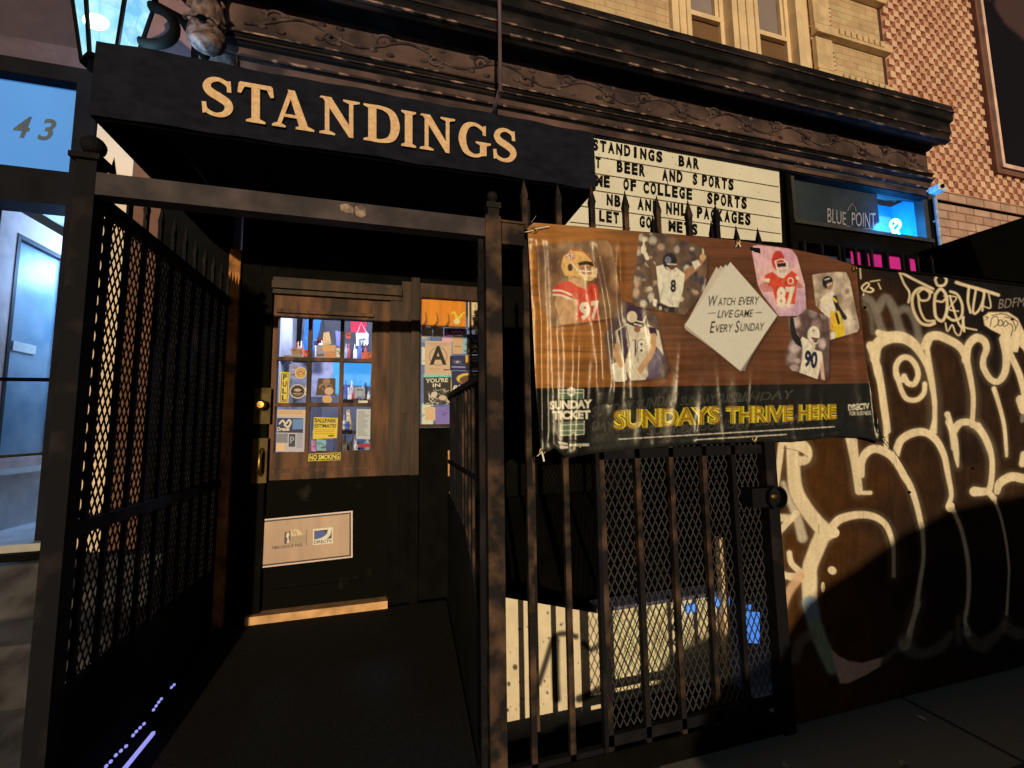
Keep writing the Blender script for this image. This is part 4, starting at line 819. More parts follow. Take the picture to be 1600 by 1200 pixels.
for i in range(9): picket_mb(2.25+i*.13, GY+.06, 2.34, 2.50, .014, .06).build('spike', M_IRON, spk)

# ------------------------------------------------------------------ the vinyl banner
bn = thing('banner', 'wrinkled brown vinyl sports banner tied to the fence with player photos and a yellow slogan', 'banner', (1.6, GY-.04, 1.9))
cv = Canvas(815, 335, 1395, 725, 1.5, (0, 0, 0))
h, wv = cv.h, cv.w
yy, xx = np.mgrid[0:h, 0:wv]; X_ = cv.x0+xx/1.5; Y_ = cv.y0+yy/1.5
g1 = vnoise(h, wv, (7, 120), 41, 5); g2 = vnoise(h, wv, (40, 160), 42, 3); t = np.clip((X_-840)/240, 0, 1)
base = np.array(A(160, 98, 36))*(1-t[..., None])+np.array(A(92, 49, 24))*t[..., None]  # wood print; its golden left side has some lamp sheen painted in
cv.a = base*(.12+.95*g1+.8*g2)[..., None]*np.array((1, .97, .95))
for y in (432, 545): cv.stroke([(835, y), (960, y+6), (1100, y+2), (1370, y+6)], 1.2, A(60, 26, 8), .7, .8)
def f7(*p): return [(800+x*.375, 330+y*.375) for x, y in p]
def f1(*p): return [(820+x*.175, 340+y*.175) for x, y in p]
def f2(*p): return [(820+x*.175, 520+y*.175) for x, y in p]
def f3(*p): return [(1060+x*.2125, 350+y*.2125) for x, y in p]
def f6(*p): return [(1080+x*.2, 560+y*.2) for x, y in p]
def photo(poly, c1, c2, spots, seed, n=60, rr=(2, 7)):
    """a print of a blurred crowd clipped to the outline poly"""
    p = np.array(poly); bb = cv.win(p[:, 0].min(), p[:, 1].min(), p[:, 0].max(), p[:, 1].max()); i0, i1, j0, j1, X, Y = bb
    cv.poly([(x+2.5, y+3) for x, y in poly], (.006, .004, .003), .55, 3)
    ins = sum(cv._inside(p, X+a, Y+b).astype(float) for a in (-.2, .2) for b in (-.2, .2))/4
    sv = cv.a.copy(); g = np.random.default_rng(seed); nz = vnoise(j1-j0, i1-i0, 24, seed)[..., None]
    cv.a[j0:j1, i0:i1] = np.array(c1)*(1-nz)+np.array(c2)*nz
    for _ in range(n):
        r = g.uniform(*rr); cv.ell(g.uniform(p[:, 0].min(), p[:, 0].max()), g.uniform(p[:, 1].min(), p[:, 1].max()), r, r*g.uniform(.8, 1.5), spots[g.integers(len(spots))], g.uniform(.3, .8), .7)
    def done():
        new = cv.a[j0:j1, i0:i1]*(.62+.4*vnoise(j1-j0, i1-i0, 9, seed+100, 3)+.36*vnoise(j1-j0, i1-i0, (16, 4), seed+200, 2))[..., None]; m = ins[..., None]; cv.a[:] = sv; cv.a[j0:j1, i0:i1] = cv.a[j0:j1, i0:i1]*(1-m)+new*m
    return done
def shade(poly, n, seed, k=.45):
    p = np.array(poly); bb = cv.win(p[:, 0].min(), p[:, 1].min(), p[:, 0].max(), p[:, 1].max()); i0, i1, j0, j1, X, Y = bb
    m = cv._inside(p, X, Y)[..., None]; sv = cv.a[j0:j1, i0:i1].copy(); g = np.random.default_rng(seed); a0, b0 = p.min(0), p.max(0); L = max(b0-a0)
    for q in range(n):
        x, y = g.uniform(a0[0], b0[0]), g.uniform(a0[1], b0[1]); an = g.uniform(.9, 2.2); ln = g.uniform(.12, .4)*L
        dk = q % 3 != 0; cv.stroke([(x, y), (x+ln*.5*math.cos(an)+g.uniform(-2, 2), y+ln*.5*math.sin(an)), (x+ln*math.cos(an), y+ln*math.sin(an))], [.4, g.uniform(1, 2.6), .4], A(30, 20, 18) if dk else A(230, 206, 170), k*g.uniform(.4, 1) if dk else k*.5, 1.2)
    cv.a[j0:j1, i0:i1] = cv.a[j0:j1, i0:i1]*m+sv*(1-m)
WH = A(214, 192, 158); DK = A(24, 18, 18); TAN = A(190, 140, 88); GOLD = A(206, 152, 74); RED = A(196, 62, 34); NAV = A(28, 26, 44); BRN = A(84, 54, 34); PUR = A(58, 36, 50); YEL = A(228, 172, 30)
# 1 gold helmet, red shirt 97
d = photo(f1((90,262),(150,240),(300,228),(690,200),(740,210),(775,250),(800,370),(850,650),(885,880),(480,945),(240,972),(150,800)), A(80, 52, 34), A(150, 106, 62), [A(180, 130, 80), A(90, 56, 38)], 51, 14, (8, 22))
cv.poly(f1((390,520),(545,560),(545,640),(480,630),(390,575)), TAN)
cv.poly(f1((255,660),(262,620),(330,578),(395,565),(470,610),(542,642),(590,580),(640,600),(662,700),(650,930),(470,930),(462,740),(430,690)), RED)
cv.poly(f1((290,700),(400,700),(470,740),(466,930),(320,960),(300,860),(265,770)), TAN); cv.poly(f1((255,640),(300,640),(425,690),(415,715),(255,690)), RED); shade(f1((255,660),(262,620),(330,578),(470,610),(640,600),(662,700),(650,930),(320,950),(265,770)), 34, 1, .4)
for o in (0, 40): cv.stroke(f1((255, 650+o), (330, 655+o), (415, 690+o)), 3, WH, 1, .6)
cv.poly(f1((325,430),(345,345),(420,285),(500,282),(570,322),(612,392),(642,480),(636,530),(590,568),(540,560),(440,522),(400,530),(350,512)), GOLD)
shade(f1((325,430),(345,345),(420,285),(500,282),(570,322),(612,392),(540,400),(440,522),(350,512)), 16, 2, .35); cv.stroke(f1((430,290),(520,300),(580,350),(605,390)), 3, A(150, 60, 36), .9); cv.ell(*f1((408,347))[0], 8, 6.3, A(170, 50, 34)); cv.ell(*f1((408,347))[0], 7, 5.3, WH); cv.ell(*f1((408,347))[0], 6.2, 4.6, A(170, 50, 34))
cv.text('SF', f1((375,372))[0], f1((440,368))[0], 8, 8, WH, .02)
cv.poly(f1((470,405),(540,385),(605,395),(622,440),(560,420),(485,430)), DK); cv.poly(f1((480,430),(600,430),(600,500),(520,510)), A(150, 96, 58)); cv.ell(*f1((405,445))[0], 4, 6, A(60, 34, 20))
for q in (((460,470),(560,480),(640,470)), ((480,505),(560,520),(638,515)), ((600,450),(606,530)), ((640,455),(636,530)), ((540,430),(555,555)), ((430,420),(500,500),(545,555))): cv.stroke(f1(*q), 1.8, WH, 1, .5)
cv.text('9', f1((488,912))[0], f1((585,916))[0], 28, 28, WH, .05); cv.text('7', f1((590,912))[0], f1((662,905))[0], 29, 29, WH, .05)
cv.poly(f1((300,930),(660,910),(700,975),(250,985)), TAN, .5, 6); d()
# 3 purple helmet, shirt 18
d = photo(f7((465,372),(520,390),(600,432),(630,560),(652,650),(640,690),(560,705),(420,712),(402,640),(385,530),(390,500)), A(40, 28, 34), A(104, 78, 62), [A(70, 50, 56), PUR, A(150, 118, 80)], 53, 24, (5, 14))
cv.poly(f7((430,500),(480,468),(530,490),(570,472),(612,500),(632,600),(590,640),(556,702),(495,706),(462,640),(438,570)), A(206, 182, 140)); cv.poly(f7((440,500),(478,470),(492,560),(470,640)), PUR); cv.poly(f7((560,478),(600,488),(606,520),(575,510)), PUR); cv.poly(f7((562,600),(600,560),(632,600),(610,680),(570,700)), A(90, 70, 84), .9)
shade(f7((430,500),(480,468),(570,472),(612,500),(632,600),(556,702),(495,706),(438,570)), 40, 3, .5); cv.ell(*f7((513,432))[0], 15, 15, PUR); cv.ell(*f7((500,440))[0], 8, 9, A(206, 178, 130)); cv.stroke(f7((515,455),(545,462),(556,440)), 2, WH); cv.stroke(f7((510,470),(540,478)), 2, WH); cv.ell(*f7((522,492))[0], 5, 5, A(140, 92, 60))
cv.poly(f7((415,640),(440,625),(470,640),(480,700),(462,714),(428,708)), A(216, 194, 160)); cv.stroke(f7((440,560),(436,600),(455,640)), 9, TAN); cv.stroke(f7((590,520),(580,590),(520,680)), 9, TAN); cv.stroke(f7((478,620),(520,690)), 3, WH); cv.stroke(f7((490,620),(535,690)), 3, WH)
cv.text('18', f7((500,603))[0], f7((556,598))[0], 25, 25, A(60, 36, 52), .10); cv.text('18', f7((500,603))[0], f7((556,598))[0], 24, 24, A(232, 216, 186), .035); d()
# 2 white shirt 8, arms raised
d = photo(f7((530,96),(560,82),(610,88),(790,148),(815,180),(808,300),(800,330),(720,432),(600,410),(512,396),(500,372),(512,250)), A(40, 30, 26), A(120, 88, 58), [A(190, 150, 110), A(50, 42, 60), A(210, 190, 170), A(90, 62, 40), NAV], 52, 130, (2, 6))
cv.stroke(f7((552,160),(565,200),(592,240),(612,262)), [7, 8, 12, 14], A(96, 62, 42)); cv.stroke(f7((705,280),(740,250),(775,225),(800,190)), [15, 12, 9, 7], A(150, 104, 66))
cv.poly(f7((600,230),(640,220),(685,235),(720,262),(712,330),(692,400),(655,398),(618,380),(608,300)), A(206, 188, 156)); cv.poly(f7((602,382),(650,398),(690,400),(682,424),(608,410)), DK); cv.poly(f7((588,362),(606,370),(600,400),(588,392)), A(210, 190, 160))
cv.ell(*f7((548,160))[0], 4, 7, WH, 1, .3); cv.stroke(f7((550,150),(548,122)), 2.6, WH); cv.stroke(f7((556,178),(564,196)), 6, WH); cv.stroke(f7((796,185),(796,155)), 2.6, A(220, 180, 120)); cv.ell(*f7((794,192))[0], 4.5, 5, A(190, 140, 90)); cv.poly(f7((750,212),(775,202),(786,222),(762,244)), WH)
shade(f7((600,230),(640,220),(685,235),(720,262),(712,330),(692,400),(618,380),(608,300)), 26, 4, .4); cv.ell(*f7((658,210))[0], 11, 14, DK); cv.ell(*f7((650,204))[0], 5, 6, A(110, 104, 110), .8); cv.poly(f7((650,225),(680,220),(682,250),(655,250)), A(90, 56, 38)); cv.stroke(f7((645,235),(665,248),(684,240)), 2, WH); cv.stroke(f7((648,220),(684,222)), 1.6, WH)
cv.text('8', f7((660,338))[0], f7((684,338))[0], 20, 20, A(20, 14, 24), .05); cv.text('8', f7((612,412))[0], f7((624,412))[0], 6, 6, WH, .03); d()
# 5 pink print, red shirt 87
d = photo(f3((538,185),(552,160),(590,155),(800,180),(836,190),(872,240),(930,450),(942,650),(922,672),(740,678),(620,520),(585,450)), A(205, 140, 122), A(228, 172, 156), [A(200, 140, 140)], 54, 10, (8, 20))
cv.poly(f3((585,490),(650,500),(720,620),(760,640),(850,610),(880,480),(932,470),(945,660),(920,680),(720,690)), A(176, 134, 138), .8, 6)
cv.poly(f3((590,455),(640,420),(690,450),(690,495),(620,505)), A(180, 112, 92)); cv.poly(f3((870,420),(915,450),(925,470),(860,475)), A(180, 112, 92))
cv.poly(f3((632,400),(640,372),(690,350),(745,395),(800,372),(835,342),(872,372),(885,405),(868,440),(860,590),(720,590),(690,470),(640,428)), RED); cv.poly(f3((630,402),(672,402),(668,432),(636,425)), WH); cv.poly(f3((862,380),(886,388),(884,410),(866,408)), WH)
shade(f3((632,400),(690,350),(745,395),(835,342),(885,405),(860,590),(720,590),(640,428)), 26, 5, .45); cv.ell(*f3((733,268))[0], 10, 15.5, A(176, 46, 36)); cv.poly(f3((718,285),(792,280),(798,330),(775,392),(735,370)), A(196, 150, 124)); cv.poly(f3((722,290),(790,285),(790,312),(730,318)), DK)
for q in (((712,275),(760,258),(798,285)), ((722,325),(760,330),(800,322)), ((735,360),(770,368),(800,350)), ((760,320),(765,385)), ((712,275),(740,370),(772,392),(800,340),(798,285))): cv.stroke(f3(*q), 1.8, WH, 1, .5)
cv.ell(*f3((825,418))[0], 4.8, 5.4, WH); cv.ell(*f3((825,418))[0], 3.2, 3.8, RED); cv.text('87', f3((722,612))[0], f3((858,606))[0], 31, 31, A(226, 196, 170), .05); d()
# 6 black and yellow player
d = photo(f3((985,375),(1050,362),(1160,352),(1235,355),(1262,420),(1332,760),(1318,792),(1115,852),(1100,690),(1010,600)), A(130, 104, 76), A(205, 176, 136), [A(84, 60, 44), A(214, 186, 146), A(150, 120, 90)], 55, 40, (3, 8))
cv.poly(f3((1040,560),(1075,520),(1135,492),(1172,560),(1150,650),(1110,690),(1050,670)), A(210, 186, 150)); cv.stroke(f3((1150,540),(1170,610),(1225,690)), 7, DK); cv.poly(f3((1118,640),(1180,640),(1212,720),(1228,800),(1170,800),(1120,760)), YEL); cv.poly(f3((1120,680),(1150,640),(1160,680),(1140,800),(1118,770)), A(206, 150, 40)); cv.stroke(f3((1160,660),(1180,730)), 4, DK)
shade(f3((1040,560),(1135,492),(1172,560),(1228,800),(1120,760),(1050,670)), 26, 6, .5); cv.ell(*f3((1185,808))[0], 7, 8, YEL); cv.poly(f3((1115,800),(1150,790),(1150,845),(1118,852)), WH); cv.ell(*f3((1098,428))[0], 8.5, 10, DK); cv.stroke(f3((1080,410),(1110,400)), 1.6, WH); cv.ell(*f3((1112,455))[0], 4.5, 6, A(140, 96, 66)); cv.stroke(f3((1095,450),(1120,440),(1132,430)), 1.4, WH); cv.stroke(f3((1065,570),(1090,560)), 2, YEL); cv.stroke(f3((1140,545),(1160,570)), 3, YEL); d()
# 7 white shirt 90, arm raised
d = photo(f3((805,680),(860,690),(940,622),(1020,650),(1100,680),(1112,830),(1105,1120),(1075,1160),(890,1092),(840,1080),(785,1030),(785,980),(825,820)), A(44, 28, 26), A(120, 88, 74), [A(170, 134, 110), A(60, 38, 34), A(200, 170, 146)], 56, 50, (3, 8))
cv.stroke(f3((832,690),(846,800),(880,860),(915,880)), [6, 9, 11, 13], DK); cv.poly(f3((900,850),(912,828),(950,850),(1000,922),(1055,940),(1062,985),(1040,1060),(1022,1142),(888,1092),(912,990),(915,920)), A(214, 194, 160))
shade(f3((900,850),(950,850),(1000,922),(1055,940),(1040,1060),(1022,1142),(888,1092),(912,990)), 24, 7, .4); cv.ell(*f3((995,812))[0], 9.5, 13, A(216, 198, 172)); cv.text('*', f3((982,815))[0], f3((1004,815))[0], 8, 8, NAV, .04); cv.poly(f3((975,830),(1035,840),(1025,885),(985,880)), A(96, 62, 52)); cv.stroke(f3((970,850),(1010,880),(1035,850)), 1.6, WH); cv.stroke(f3((985,850),(1000,910)), 1.6, WH)
cv.text('90', f3((922,1048))[0], f3((1018,1065))[0], 26, 26, A(26, 26, 46), .05, 0, .08); cv.poly(f3((1040,1020),(1062,990),(1078,1150),(1050,1140)), A(196, 150, 120)); d()
# 4 stack of paper napkins
for q, c in ((((870,226),(1075,430),(968,668),(722,492)), A(176, 156, 122)), (((852,232),(1060,440),(955,670),(720,480)), A(184, 164, 130)), (((890,222),(1098,440),(958,666),(718,484)), A(190, 170, 136))):
    cv.poly([(x+1.5, y+2) for x, y in f7(*q)], (.01, .007, .005), .5, 2); cv.poly(f7(*q), c)
cv.poly([(x+3, y+4) for x, y in f7((910,212),(1105,435),(950,665),(718,475))], (.01, .007, .005), .5, 4); cv.poly(f7((910,212),(1105,435),(950,665),(718,475)), A(196, 178, 144))
cv.stroke(f7((718,475),(835,570),(950,665)), .8, A(110, 92, 66), .8, .4, False)
INK = A(18, 14, 12)
def brush(t, a, b, h): cv.text(t, f3(a)[0], f3(b)[0], h*.2125, h*.2125, INK, .012, .28)
brush('W', (222,606), (290,602), 78); brush('ATCH', (288,602), (422,596), 56); brush('EVERY', (440,596), (598,590), 58)
cv.stroke(f3((218,658),(272,654)), 1.2, INK); cv.stroke(f3((566,653),(612,650)), 1.2, INK); brush('LIVE', (285,690), (405,688), 56); brush('GAME', (412,688), (552,684), 56)
brush('E', (230,802), (272,800), 86); brush('VERY', (275,798), (405,792), 58); brush('S', (415,800), (452,796), 86); brush('UNDAY', (455,790), (634,784), 58)
# black band with the slogan
cv.poly(f7((60,738),(700,728),(1520,716),(1560,1010),(100,1030)), A(14, 13, 11)); 
GR = A(86, 78, 62)
for t, x0, y0, x1, y1, hh in (('SUNDAY SUNDAY', 330, 860, 700, 800, 44), ('SUNDAY SUNDAY', 700, 812, 1010, 790, 40), ('DAY SUNDAY SUNDAY', 330, 915, 800, 930, 42), ('SUNDAY SUNDAY SUNDAY', 560, 935, 1240, 880, 40), ('SUNDAY', 900, 800, 1180, 780, 36)):
    cv.text(t, f7((x0, y0))[0], f7((x1, y1))[0], hh*.375, hh*.375, GR, .012, .25, 0, .8); cv.text(t, f7((x0, y0))[0], f7((x1, y1))[0], hh*.375, hh*.375, A(14, 13, 11), -.014, .25)
for t, a, b, h0, h1 in (('SUNDAYS', (424,910), (866,884), 80, 72), ('THRIVE', (892,886), (1172,876), 72, 68), ('HERE', (1194,874), (1352,866), 68, 62)):
    a, b = f7(a)[0], f7(b)[0]; h0 *= .375; h1 *= .375
    cv.text(t, a, b, h0, h1, A(240, 190, 36), .068); cv.text(t, a, b, h0, h1, A(96, 62, 10), .030); cv.text(t, a, b, h0, h1, A(212, 160, 30), .004); cv.text(t, a, b, h0, h1, A(120, 78, 14), -.012)
for (x0, y0), (x1, y1) in (((445,950),(1345,898)), ((770,952),(1145,930))):
    n = 150 if x0 < 500 else 60
    for i in range(n):
        u0 = i/n; u1 = u0+rng.uniform(.5, .9)/n
        cv.stroke(f7((x0+(x1-x0)*u0, y0+(y1-y0)*u0), (x0+(x1-x0)*u1, y0+(y1-y0)*u1)), rng.uniform(.9, 1.9), A(200, 178, 140), .9, .5, False)
# field mark with SUNDAY TICKET
FLD = A(96, 110, 74)
cv.poly(f2((300,510),(526,506),(524,588),(304,592)), A(70, 92, 62)); cv.poly(f2((318,795),(530,785),(530,905),(455,912),(435,885),(415,915),(322,915)), FLD, .8)
for q in (((300,510),(526,506)), ((300,510),(304,592)), ((526,506),(524,588)), ((302,540),(525,536)), ((318,795),(322,915)), ((530,785),(530,905)), ((320,825),(530,815)), ((320,875),(530,868)), ((322,915),(412,915),(432,886),(452,912),(530,905))): cv.stroke(f2(*q), 1, A(214, 200, 160), 1, .4, False)
cv.poly(f2((380,500),(400,492),(415,475),(430,492),(452,498),(450,550),(415,572),(382,552)), A(224, 200, 160)); cv.text('NFL', f2((388,550))[0], f2((446,548))[0], 5.5, 5.5, A(60, 50, 60), .03)
cv.text('SUNDAY', f2((222,686))[0], f2((600,672))[0], 13.3, 13.3, A(230, 206, 170), .05); cv.text('TICKET', f2((244,776))[0], f2((586,768))[0], 13.4, 13.4, A(230, 206, 170), .05)
cv.text('everpass', f2((398,1016))[0], f2((574,1010))[0], 6, 6, A(226, 204, 168), .02)
for q in (((295,968),(325,972),(335,1000),(308,995)), ((330,975),(380,985),(384,1000),(338,998)), ((310,1005),(350,1006),(360,1035),(322,1035)), ((345,1010),(384,1012),(384,1030),(360,1032))): cv.poly(f2(*q), A(226, 204, 168))
cv.text('DIRECTV', f6((1226,408))[0], f6((1390,396))[0], 9.5, 9.5, A(230, 208, 172), .035); cv.stroke(f6((1228,400),(1270,385),(1300,366)), 1.2, A(14, 13, 11)); cv.text('FOR BUSINESS', f6((1236,446))[0], f6((1404,440))[0], 6, 6, A(224, 200, 164), .0)
cv.grain(.08, 2, 77)
# cloth surface: outline in the photograph, folds in depth
nu, nv = 520, 350
U = np.linspace(0, 1, nu)[None]+np.zeros((nv, 1)); V = np.linspace(0, 1, nv)[:, None]+np.zeros((1, nu))
def curve(pts, t):
    p = np.array(pts, float); s = np.r_[0, np.cumsum(np.hypot(*np.diff(p, axis=0).T))]; s /= s[-1]
    return np.stack([np.interp(t, s, p[:, 0]), np.interp(t, s, p[:, 1])], -1)
TOPC = [(824, 356), (834, 348), (900, 353), (1000, 362), (1095, 370), (1153, 376), (1232, 388), (1290, 400), (1338, 416)]
BOTC = [(846, 712), (866, 700), (885, 716), (930, 708), (1000, 701), (1090, 694), (1180, 690), (1250, 690), (1310, 682), (1350, 684), (1382, 692)]
LFT = [(824, 356), (828, 420), (833, 520), (838, 620), (846, 712)]; RGT = [(1338, 416), (1343, 480), (1352, 560), (1364, 630), (1382, 692)]
t_, b_, l_, r_ = curve(TOPC, U), curve(BOTC, U), curve(LFT, V), curve(RGT, V)
q = (1-V)[..., None]*t_+V[..., None]*b_+(1-U)[..., None]*l_+U[..., None]*r_-((1-U)*(1-V))[..., None]*np.array(TOPC[0])-(U*(1-V))[..., None]*np.array(TOPC[-1])-((1-U)*V)[..., None]*np.array(BOTC[0])-(U*V)[..., None]*np.array(BOTC[-1])
bx_, by_ = q[..., 0], q[..., 1]
dep = np.zeros_like(U)
def ridge(pts, wdt, amp):
    p = np.array(pts, float); xs = np.interp(by_, p[:, 1], p[:, 0]); on = np.clip((by_-p[0, 1])/40, 0, 1)*np.clip((p[-1, 1]-by_)/40+.3, 0, 1)
    return amp*1.7*np.exp(-((bx_-xs)/(wdt*1.25))**2)*on
for pts, wdt, amp in (([(838, 360), (846, 500), (848, 700)], 5, .012), ([(856, 350), (862, 520), (866, 710)], 7, .010), ([(884, 470), (882, 580), (880, 715)], 8, .014), ([(910, 500), (905, 600), (900, 715)], 9, .018), ([(925, 410), (940, 520), (945, 620)], 8, .016), ([(930, 360), (955, 480), (962, 600), (958, 640)], 6, .012),
                      ([(975, 440), (985, 560), (990, 650)], 9, .013), ([(1010, 560), (1005, 640), (1000, 690)], 7, .007), ([(1060, 560), (1058, 620), (1050, 690)], 8, .006), ([(1100, 590), (1095, 690)], 8, .006), ([(1150, 560), (1150, 660)], 8, .004), ([(1345, 420), (1362, 560), (1376, 690)], 5, .014), ([(1325, 430), (1340, 560), (1356, 680)], 8, .006), ([(1240, 420), (1250, 600)], 16, .004)):
    dep += ridge(pts, wdt, amp)
for k in range(26):
    x = 850+k*19+rng.uniform(-6, 6); y0 = rng.uniform(360, 560) if k < 9 else rng.uniform(520, 640); x2 = x+rng.uniform(-14, 22)
    dep += ridge([(x, y0), (x2, y0+rng.uniform(60, 170))], rng.uniform(3, 7), rng.uniform(.003, .008) if k < 9 else rng.uniform(.0012, .003))
dep += .010*np.exp(-((by_-(np.interp(bx_, [824, 960, 1338], [372, 378, 430])))/9)**2)*np.clip((1000-bx_)/150, 0, 1)
dep += .016*np.exp(-((V-.985)/.035)**2)*(.4+.6*np.sin(U*9+.5)**2)
dep += .02*np.sin(np.pi*V)*np.sin(np.pi*U)+.006*(vnoise(nv, nu, 60, 91, 3)-.5)+.0015*(vnoise(nv, nu, 8, 92, 2)-.5)
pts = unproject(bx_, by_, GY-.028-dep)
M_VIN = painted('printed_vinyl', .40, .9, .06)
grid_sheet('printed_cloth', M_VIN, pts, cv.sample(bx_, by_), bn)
ti = MB()
for x, y in ((834, 361), (847, 705), (1153, 379), (1379, 686), (1178, 687), (1335, 420)):
    c_ = P(x, y, GY-.034); 
    MB().tube([c_+Vector((.012*math.cos(t), -.003, .012*math.sin(t))) for t in np.linspace(0, 2*math.pi, 14)], .004, 6, False).build('grommet', M_BRASS, bn, smooth=True)
for x, y, dx, dy in ((847, 705, -8, 8), (847, 707, 3, 14), (1379, 686, 6, -3), (1178, 690, 5, -8), (1153, 380, -4, 6), (1154, 378, 3, 8), (834, 360, -14, 3), (836, 358, 22, -4), (1379, 687, 8, 10)):
    ti.bar(P(x, y, GY-.042), P(x+dx, y+dy, GY-.045), .007, .003)
ti.build('cable_tie', mat('cable_tie', A(214, 190, 160), .4), bn)

# ------------------------------------------------------------------ neon, camera, pipe
ne = thing('neon_sign', 'small glowing white blue neon figure in the right end of the shop window', 'neon sign', (5.1, FY+.1, 3.5))
NY = FY+.10
nm = MB()
nm.tube([P(1399+7.5*math.cos(t), 351+8*math.sin(t), NY) for t in np.linspace(-4.2, 1.1, 16)], .011, 8)
nm.tube([P(x, y, NY) for x, y in ((1394, 358), (1396, 364), (1392, 372), (1388, 376))], .012, 8); nm.tube([P(x, y, NY) for x, y in ((1402, 358), (1403, 364), (1407, 370), (1408, 376), (1396, 377))], .012, 8)
nm.tube([P(x, y, NY) for x, y in ((1391, 368), (1386, 364), (1384, 370), (1386, 376), (1412, 377))], .009, 8); nm.tube([P(x, y, NY) for x, y in ((1398, 346), (1401, 349), (1397, 353))], .009, 8); nm.tube([P(x, y, NY) for x, y in ((1399, 360), (1398, 368), (1402, 374))], .012, 8)
nm.build('neon_tube', mat('neon_gas', (1, 1, 1), .4, emis=(.035, .40, 1.0), estr=60), ne, smooth=True)
MB().box(4.95, 5.3, NY+.03, NY+.035, 3.41, 3.42).tube([P(1392, 378, NY+.01), P(1392, 378, NY+.2)], .004, 6).build('mounting', M_DARK, ne)
pl = bpy.data.lights.new('neon_light', 'POINT'); pl.energy = 13; pl.color = (.04, .36, 1); pl.shadow_soft_size = .06
po = bpy.data.objects.new('neon_light', pl); COL.objects.link(po); po.location = P(1402, 345, FY-.07); po.parent = ne; po.matrix_parent_inverse = ne.matrix_basis.inverted()
sc_ = thing('security_camera', 'small white security camera clamped to the top of the white corner pipe', 'camera', (5.8, FY-.1, 4.0))
c_ = P(1459, 298, FY-.12)
MB().box(c_.x-.06, c_.x+.07, FY-.2, FY-.1, c_.z-.035, c_.z+.035).build('camera_body', M_WHITE, sc_, bevel=.01)
MB().bar((c_.x-.06, FY-.1, c_.z), (5.70, FY-.06, 3.98), .02).ball((5.70, FY-.06, 3.99), .03, 10, 8).build('camera_arm', M_WHITE, sc_)
MB().lathe((c_.x-.02, FY-.2, c_.z), [(.022, .0), (.022, -.015), (.001, -.016)], 12, 'Y').build('lens', M_BLACK, sc_)
tag(MB().tube([(5.68, FY-.07, 3.96), (5.68, FY-.07, 2.6)], .018, 10).box(5.66, 5.71, FY-.06, FY-.04, 3.6, 3.62).build('corner_pipe', mat('painted_pipe', (.4, .4, .4), .5, var=.3, scale=15), None), 'thin white vertical pipe beside the blue lit shop window', 'pipe')
el_ = thing('leak_glow', 'short violet blue glowing bar and dots added for light leaking under the left fence', 'light leak', (-.98, 2.4, .13))
M_EL = mat('leak_glow', (.3, .3, .5), .4, emis=(.36, .36, 1.), estr=.9)  # glowing bar and dots added for blue light that leaks under the fence
EX = -.975
MB().bar(PX(192, 1204, EX), PX(240, 1145, EX), .012, .012).build('leak_bar', M_EL, el_)
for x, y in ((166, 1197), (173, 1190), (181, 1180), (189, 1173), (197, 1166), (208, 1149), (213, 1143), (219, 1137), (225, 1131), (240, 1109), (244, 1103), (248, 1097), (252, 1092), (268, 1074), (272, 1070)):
    MB().ball(PX(x, y, EX), .006, 8, 5).build('leak_dot', M_EL, el_)

# ------------------------------------------------------------------ papers on the side window
WY = FY+.027
def w6(x, y): return (640+x/4.614, 440+y/4.615)
def sheet(name, label, cat, quad, size, draw, Y=WY, group='papers taped inside the side window', m=None, base=(.5, .5, .5), mapf=w6):
    cv = Canvas(0, 0, size[0], size[1], 1, base); draw(cv); cv.grain(.08, 2, len(label))
    o = card(name, cv, [mapf(*p) for p in quad], Y, m or M_PAPER); return tag(o, label, cat, group)
PAPER = A(196, 156, 112)
def d_orange(c):
    c.a *= (.75+.5*vnoise(c.h, c.w, (90, 14), 3)[..., None])
    for x in (12, 45, 78): c.stroke([(x, 40), (x+3, 62), (x-6, 80)], [2, 5, 12], A(40, 22, 10), .8, 3)
    c.stroke([(88, 40), (96, 36), (104, 52), (112, 50), (122, 38), (128, 36)], [4, 6, 8, 8, 5, 3], A(236, 176, 40), 1, 1); c.ell(104, 62, 9, 8, A(236, 190, 110))
sheet('cloth_pennant', 'orange cloth with a yellow bird mark hanging at the top of the side window', 'pennant', [(85,128),(405,132),(405,335),(85,322)], (130, 80), d_orange, base=A(214, 118, 16))
def d_cream(c):
    c.ell(28, 12, 10, 8, A(120, 96, 60), .8, .4); c.ell(28, 12, 7, 6, A(205, 176, 118)); c.stroke([(8, 39), (36, 39)], 2, A(70, 50, 30)); c.poly([(14, 56), (28, 52), (34, 70), (16, 70)], A(70, 56, 36), .8)
    for y in (26, 32, 46): c.stroke([(6, y), (36, y)], 1, A(120, 100, 64), .7)
sheet('poster', 'cream paper poster at the top right corner of the side window', 'poster', [(422,145),(528,148),(528,345),(422,352)], (42, 80), d_cream, base=A(212, 178, 118))
sheet('paper_cup', 'white paper pennant beside the round beige coaster in the side window', 'paper', [(85,318),(160,335),(168,395),(85,415)], (30, 36), lambda c: c.stroke([(8, 24), (20, 28)], 2, A(60, 60, 80)), base=(.6, .6, .7))
def d_disc(c): c.ell(18, 18, 17, 17, A(186, 156, 104), 1, .1); c.ell(18, 18, 12, 12, A(170, 136, 88), .6)
sheet('coaster', 'round beige coaster stuck between the orange cloth and the letter A card', 'coaster', [(170,330),(242,330),(242,402),(170,402)], (36, 36), d_disc, base=A(120, 110, 120))
def d_pink(c): c.stroke([(5, 6), (6, 18), (14, 18)], 3, A(255, 120, 190)); [c.stroke([(x, 8), (x+3, 17), (x+8, 9)], 3, A(255, 120, 190)) for x in (18, 28, 37)]; c.stroke([(2, 22), (45, 20)], 2, A(230, 150, 200))
